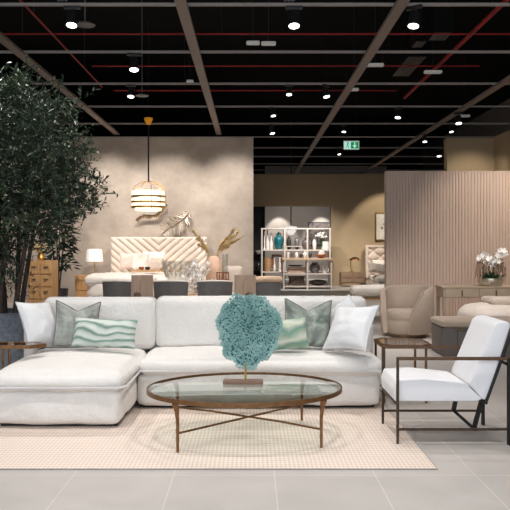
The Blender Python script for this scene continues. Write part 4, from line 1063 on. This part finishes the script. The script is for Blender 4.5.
# ================================================================== RIGHT ALCOVE
night_stand('grey brown nightstand with tapered legs under the small brass dome lamp', wx(341, 25), wx(364.5, 25), 25, .5, wz(272.5, 25), 2, 'grey_wood', .13)
nz = wz(272.5, 25) + .0005
dl = thing('dome_lamp', 'small brass dome table lamp on the grey brown nightstand', 'lamp', (wx(352, 25.2), 25.2, nz))
MB().lathe([(.13, 0), (.13, .02), (.02, .03), (.001, .03)], (0, 0, 0), 24).build('base', 'brass', dl)
MB().tube([(0, 0, .02), (-.05, 0, .2), (-.04, 0, .42), (.06, 0, .52)], .011, 8).build('stem', 'brass', dl)
sh = MB().lathe([(.001, .55), (.09, .54), (.17, .49), (.20, .43), (.195, .43), (.165, .485), (.08, .53), (.001, .54)], (.1, 0, 0), 28).build('lamp_shade', 'bronze', dl)
MB().lathe([(.001, .46), (.05, .47), (.05, .51), (.001, .52)], (.1, 0, 0), 14).build('bulb', emission('warm_bulb', (1, .72, .4, 1), 5), sh)
tb = thing('tufted_bed', 'bed with cream button tufted headboard, half hidden by the ribbed partition', 'bed', (0, 0, 0))
hx0, hx1, hz1, hy = wx(365.5, 25.7), wx(425, 25.7), wz(245, 25.7), 25.72
nx, nzz = 150, 70; vs = []; fs = []
for j in range(nzz + 1):
    for i in range(nx + 1):
        x = hx0 + (hx1 - hx0) * i / nx; z = .3 + (hz1 - .3) * j / nzz
        a, b2 = (x - hx0) / .27, (hz1 - z) / .22
        p1 = abs(math.sin(PI * (a + b2) / 1.0 * .5)); p2 = abs(math.sin(PI * (a - b2) * .5))
        edge = min(x - hx0, hx1 - x, hz1 - z)
        dd = .10 * (p1 * p2) ** .5 if edge > .10 else .09
        vs.append((x, hy - dd - .02, z))
for j in range(nzz):
    for i in range(nx): fs.append((j * (nx + 1) + i, j * (nx + 1) + i + 1, (j + 1) * (nx + 1) + i + 1, (j + 1) * (nx + 1) + i))
MB().add(vs, fs).bx(hx0, hx1, hy - .02, hy + .1, .0005, hz1, .01).build('headboard', 'cream', tb, True, sharp=180)
pl('mattress', hx0 + .1, hx1 - .1, 23.6, 25.5, .2, .42, .08, (.02, .02, .03), 80, 'bedding', tb)
MB().bx(hx0 + .08, hx1 - .08, 23.6, 25.55, .0005, .21, .01).build('bed_base', 'cream', tb, False)
pillow('bed_pillow', 'white pillow against the cream tufted headboard', .75, .5, .2, 'bedding', 'bedding', (wx(383, 25.2), 25.2, .72), (R(-18), 0, R(-6)), 0, .06, 81, .006)
pillow('bed_pillow', 'rumpled grey beige cushion in front of the white pillow on the tufted bed', .66, .46, .24, 'throw_grey', 'throw_grey', (wx(377, 24.3), 24.3, .70), (R(-50), R(8), R(10)), .03, .08, 82, .006)
DP = 25.96
pf = thing('framed_picture', 'gold framed pale abstract picture above the tufted bed', 'picture', (wx(384, DP), DP, wz(226.5, DP)))
w_, h_ = 8.2 * DP / F, 13.5 * DP / F
for sx in (-1, 1): MB().bx(sx * w_ - .02, sx * w_ + .02, -.03, .03, -h_ - .02, h_ + .02).build('picture_frame', 'brass', pf, False)
for sz in (-1, 1): MB().bx(-w_, w_, -.03, .03, sz * h_ - .02, sz * h_ + .02).build('picture_frame', 'brass', pf, False)
MB().bx(-w_, w_, -.01, .02, -h_, h_).build('art_paper', 'art_paper', pf, False)
m = MB()
for k in range(5): m.lathe([(.001, 0), (rnd.uniform(.04, .09), .001), (.001, .002)], (rnd.uniform(-.1, .16), -.012, rnd.uniform(-.2, .25)), 14, mat=Matrix.Rotation(R(90), 4, 'X'))
m.build('abstract_shapes', 'grey_fabric', pf, False)
bn = thing('upholstered_bench', 'white cushioned bench on a thin gold frame left of the ribbed partition', 'bench', (0, 0, 0)); D = 16.5
pl('seat_cushion', wx(352, D), wx(352, D) + 1.5, D, D + .5, wz(295.5, D), wz(286.5, D), .07, (0, .01, .02), 84, 'bedding', bn)
xa, xb = wx(354, D), wx(352, D) + 1.46
for x in (xa, xb):
    for y in (D + .04, D + .46): MB().bx(x - .015, x + .015, y - .015, y + .015, .0005, wz(295, D)).build('leg', 'brass', bn, False)
MB().bx(xa, xb, D + .03, D + .05, .2, .225).bx(xa, xb, D + .45, D + .47, .2, .225).build('stretcher', 'oak', bn, False)

# barrel chair
bcx, bcy = 2.57, 11.55
bch = thing('barrel_chair', 'taupe upholstered barrel armchair in front of the ribbed partition', 'armchair', (bcx, bcy, 0), R(-42))
MB().lathe([(.30, .0005), (.33, .03), (.33, .07), (.001, .07)], (0, 0, 0), 32).build('plinth', 'old_gold', bch)
o = MB(); o.lathe([(.30, .055), (.315, .08), (.32, .26), (.315, .275), (.32, .29), (.325, .40), (.30, .44), (.15, .455), (.001, .46)], (0, -.03, 0), 40); o.build('seat', 'taupe', bch, sharp=60)
sh = MB(); n = 60; vs = []; fs = []; NP = 14
for i in range(n + 1):
    t = i / n; a = R(-62) + t * R(304)        # open toward -y
    k = abs(2 * t - 1)
    top = .82 - .06 * max(0, (k - .62) / .38) ** 2
    ro, ri = .425, .33
    for q in range(NP):
        b2 = q / NP * 2 * PI; c_, s_ = math.cos(b2), math.sin(b2)
        # rounded slot section
        zc_ = (top + .06) / 2; hz = (top - .06) / 2; rc = (ro + ri) / 2 + .02 * (1 if True else 0) * math.sin(PI * (0.5 + .0)); hr = (ro - ri) / 2
        z = zc_ + (hz - hr) * (1 if s_ > 1e-6 else -1 if s_ < -1e-6 else 0) + hr * s_
        r_ = rc + hr * c_
        a = PI / 2 + (t - .5) * R(292) * (1 - .30 * max(0, (z - .25) / .57) ** 1.6)
        r_ *= 1 - .06 * ((z - .45) / .4) ** 2 * (1 if z < .45 else .3)
        vs.append((r_ * math.cos(a), r_ * math.sin(a), z))
for i in range(n):
    for q in range(NP): fs.append((i * NP + q, i * NP + (q + 1) % NP, (i + 1) * NP + (q + 1) % NP, (i + 1) * NP + q))
fs += [tuple(range(NP))[::-1], tuple(range(n * NP, (n + 1) * NP))]
sh.add(vs, fs).build('wraparound_back', 'taupe', bch, sharp=50)

# console + orchid
D = 11.75
cx0, cx1, ct_ = wx(442.5, D), wx(442.5, D) + 1.65, wz(286.5, D)
cn = thing('console_table', 'champagne console table with two drawers against the ribbed partition', 'console table', (0, 0, 0))
MB().bx(cx0, cx1, D, D + .5, ct_ - .03, ct_, .004).bx(cx0 + .02, cx1 - .02, D + .02, D + .48, ct_ - .19, ct_ - .03).build('case', 'console', cn, False)
for k in range(2):
    xm = cx0 + .03 + (cx1 - cx0 - .06) * (k + .5) / 2; wd = (cx1 - cx0 - .06) / 2 - .01
    wd = .56; xm = cx0 + .05 + wd / 2 + k * (wd + .012)
    d = MB().bx(xm - wd / 2, xm + wd / 2, D + .002, D + .022, ct_ - .182, ct_ - .036, .003).build('drawer', 'console', cn, False)
    MB().bx(xm - .008, xm + .008, D - .02, D + .004, ct_ - .16, ct_ - .06, .004).build('handle', 'old_gold', d, False)
for x in (cx0 + .045, cx1 - .045):
    for y in (D + .05, D + .45): MB().bx(x - .025, x + .025, y - .025, y + .025, .0005, ct_ - .19, .003).build('leg', 'console', cn, False)
oz_ = ct_ + .0005; OD = 11.98; ox = wx(490.5, OD)
orc = thing('potted_orchid', 'white orchid with dangling roots in a silvery glass bowl on the console table', 'plant', (ox, OD, oz_))
MB().lathe([(.16, 0), (.19, .01), (.205, .06), (.20, .13), (.19, .13), (.185, .03), (.001, .02)], (0, 0, 0), 32).build('bowl', 'mercury', orc)
m = MB(); m.lathe([(.001, .10), (.19, .10), (.10, .15), (.001, .16)], (0, 0, 0), 24); m.build('moss', 'orchid_leaf', orc)
m = MB()
for i in range(46):
    a = rnd.random() * 2 * PI; rr = rnd.uniform(.02, .16)
    leaf(m, Vector((rr * math.cos(a), rr * math.sin(a), .12)), Vector((math.cos(a) * .8, math.sin(a) * .8, rnd.uniform(.2, 1.0))), Vector((0, 0, 1)), rnd.uniform(.10, .18), rnd.uniform(.02, .032))
m.build('leaves', 'orchid_leaf', orc, False)
ms, mf, mr = MB(), MB(), MB()
SPR = [[(0, 0, .12), (-.03, 0, .35), (-.11, -.02, .50), (-.20, -.03, .50)], [(.02, 0, .12), (.06, 0, .34), (.10, -.02, .48), (.20, -.02, .60)], [(0, 0, .12), (-.05, -.02, .3), (-.02, -.06, .46), (.05, -.1, .44)]]
def petals(p, sc):
    nrm = Vector((rnd.gauss(0, .35), -1, rnd.gauss(0.1, .3))).normalized(); t1 = nrm.orthogonal().normalized(); t2 = nrm.cross(t1)
    a0 = rnd.random() * 6
    for j in range(5):
        a = a0 + 2 * PI * j / 5; d = t1 * math.cos(a) + t2 * math.sin(a) + nrm * .15
        leaf(mf, p, d, nrm, sc, sc * .42)
for s in SPR:
    s = [Vector(q) for q in s]; ms.tube(s, [.006, .005, .004, .003], 6)
    for k in range(13):
        t = .45 + .55 * k / 12; seg = min(2, int(t * 3)); q = s[seg].lerp(s[seg + 1], t * 3 - seg) + Vector((rnd.gauss(0, .03), -.02 + rnd.gauss(0, .02), rnd.gauss(0, .035)))
        petals(q, rnd.uniform(.05, .068))
for i in range(80):
    x = rnd.choice((-1, 1)) * rnd.uniform(.04, .24); zt_ = rnd.uniform(.30, .46); L = rnd.uniform(.12, .28)
    mr.tube([(x * .7, rnd.uniform(-.08, .06), zt_ + .05), (x, rnd.uniform(-.1, .06), zt_), (x * 1.08 + rnd.gauss(0, .012), rnd.uniform(-.1, .06), zt_ - L)], [.006, .009, .004], 5)
    mr.tube([(x * .5, 0, .14), (x * .7, 0, zt_ + .05)], .003, 4)
ms.build('stems', 'orchid_leaf', orc); mf.build('blossoms', 'petal', orc, False); mr.build('dangling_roots', 'root', orc)

# grey storage bench and daybed
D = 9.4
sb = thing('storage_bench', 'grey storage bench with taupe padded lid behind the white lounge chair', 'bench', (0, 0, 0))
x0 = wx(442.5, D); zt_ = wz(322, D)
MB().bx(x0, x0 + 1.5, D, D + .58, .0005, zt_ - .075, .012).build('box', 'bench_grey', sb, True, sharp=30)
pl('padded_lid', x0 - .02, x0 + 1.52, D - .02, D + .60, zt_ - .075, zt_ + .02, .035, (0, .0, .008), 90, 'taupe', sb, .003)
MB().bx(x0 + .16, x0 + .32, D - .015, D - .001, zt_ - .115, zt_ - .09, .004).build('handle', 'old_gold', sb, False)
MB().bx(x0 + .20, x0 + .206, D - .004, D, .03, zt_ - .09).bx(x0 + .66, x0 + .666, D - .004, D, .03, zt_ - .09).build('panel_seam', 'black_plastic', sb, False)
db = thing('daybed', 'low daybed with rounded cream quilt and folded blanket at the right edge', 'daybed', (0, 0, 0))
MB().bx(3.32, 5.3, 10.14, 10.9, .0005, .30, .02).build('bed_base', 'bench_grey', db, False)
pl('quilt', 3.21, 5.4, 10.08, 10.98, .20, .60, .17, (.02, .02, .05), 93, 'quilt', db, .025)
pl('folded_blanket', 3.55, 5.2, 10.28, 10.85, .615, .715, .05, (0, 0, .02), 95, 'cream', db, .015)

# ================================================================== CAMERA & LIGHT
cam = bpy.data.cameras.new('camera'); cam.sensor_width = 36; cam.lens = F / 510 * 36
cam.shift_x = 4 / 510; cam.shift_y = -10 / 510; cam.clip_end = 200
co_ = bpy.data.objects.new('camera', cam); COL.objects.link(co_); co_.location = (0, 0, H); co_.rotation_euler = (R(90), 0, 0)
scene.camera = co_
def spot(p, t, W, ang=70, blend=.6, col=(1, .95, .89), rad=.05):
    l = bpy.data.lights.new('spot', 'SPOT'); l.energy = W; l.spot_size = R(ang); l.spot_blend = blend; l.color = col; l.shadow_soft_size = rad
    o = bpy.data.objects.new('spot_lamp', l); COL.objects.link(o); o.location = p
    o.rotation_euler = (Vector(t) - Vector(p)).to_track_quat('-Z', 'Y').to_euler(); return o
WARM = (1, .90, .78); NEU = (1, .955, .91)
for X in (-3.0, -1.2, .6, 2.4):
    for Y in (1.6, 4.6, 7.4):
        spot((X, Y, 4.25), (X, Y + .2, 0), (52 if (X > 2 and Y > 4) else 156), 110, .8, NEU, .06)
spot((1.35, 6.5, 4.25), (1.5, 5.5, .5), 120, 55, .7, NEU, .05)
# plaster wall washers
for X in (-6.2, -3.75, -2.2, -.5): spot((X, 16.4, 4.2), (X + .1, 18.2, 2.1), 290, 84, .9, NEU, .05)
for X in (-4.2, -2.6, -.8): spot((X, 13.6, 4.25), (X, 15.9, .5), 330, 80, .7, NEU, .05)
for X in (-1.6, -.3, 1.0): spot((X, 10.0, 4.25), (X, 10.8, .8), 230, 85, .7, NEU, .05)
# back shelves, back room, alcove
spot((1.2, 22.4, 4.2), (1.2, 24.7, 1.2), 520, 70, .6, NEU); spot((2.4, 22.4, 4.2), (2.4, 24.7, 1.2), 520, 70, .6, NEU)
spot((1.2, 30.2, 3.4), (1.25, 30.9, 1.6), 260, 60, .4, NEU); spot((3.1, 30.2, 3.4), (3.1, 30.9, 1.6), 260, 60, .4, NEU)
spot((5.1, 23.6, 4.2), (5.0, 26, 1.7), 290, 60, .4, WARM); spot((4.9, 22.5, 4.2), (4.9, 24.9, .5), 260, 60, .6, WARM)
# ribbed partition and things before it
spot((4.5, 11.2, 4.2), (4.45, 13, 1.3), 250, 70, .8, WARM); spot((5.4, 11.2, 4.2), (5.4, 13, 1.2), 130, 70, .8, WARM)
spot((3.4, 8.6, 4.25), (3.6, 10.2, .4), 165, 80, .7, NEU); spot((2.5, 9.6, 4.25), (2.6, 11.4, .4), 150, 60, .7, NEU); spot((4.6, 9.2, 4.25), (4.4, 10.8, .5), 140, 80, .7, NEU)
spot((2.9, 15.2, 4.25), (2.7, 16.7, .4), 560, 60, .6, NEU); spot((2.0, 28.2, 2.9), (2.0, 31, 1.5), 160, 120, .8, NEU)  # added lamps without fittings: one brightens the bench, the wide one fills the back room
spot((5.6, 16.4, 4.2), (5.6, 18, 2.5), 90, 80, .8, WARM)
pl_ = bpy.data.lights.new('pendant_light', 'POINT'); pl_.energy = 18; pl_.color = (1, .88, .72); pl_.shadow_soft_size = .2
o = bpy.data.objects.new('pendant_lamp', pl_); COL.objects.link(o); o.location = (pp.x, 15.9, wz(202, 15.9))
w = bpy.data.worlds.new('world'); scene.world = w; w.use_nodes = True
bg = w.node_tree.nodes['Background']; bg.inputs['Color'].default_value = (.82, .91, 1.0, 1); bg.inputs['Strength'].default_value = 1.7
scene.view_settings.view_transform = 'Standard'; scene.view_settings.look = 'None'; scene.view_settings.exposure = 0.0
scene.cycles.max_bounces = 8; scene.cycles.transparent_max_bounces = 12; scene.cycles.use_denoising = True
scene.cycles.sample_clamp_indirect = 6
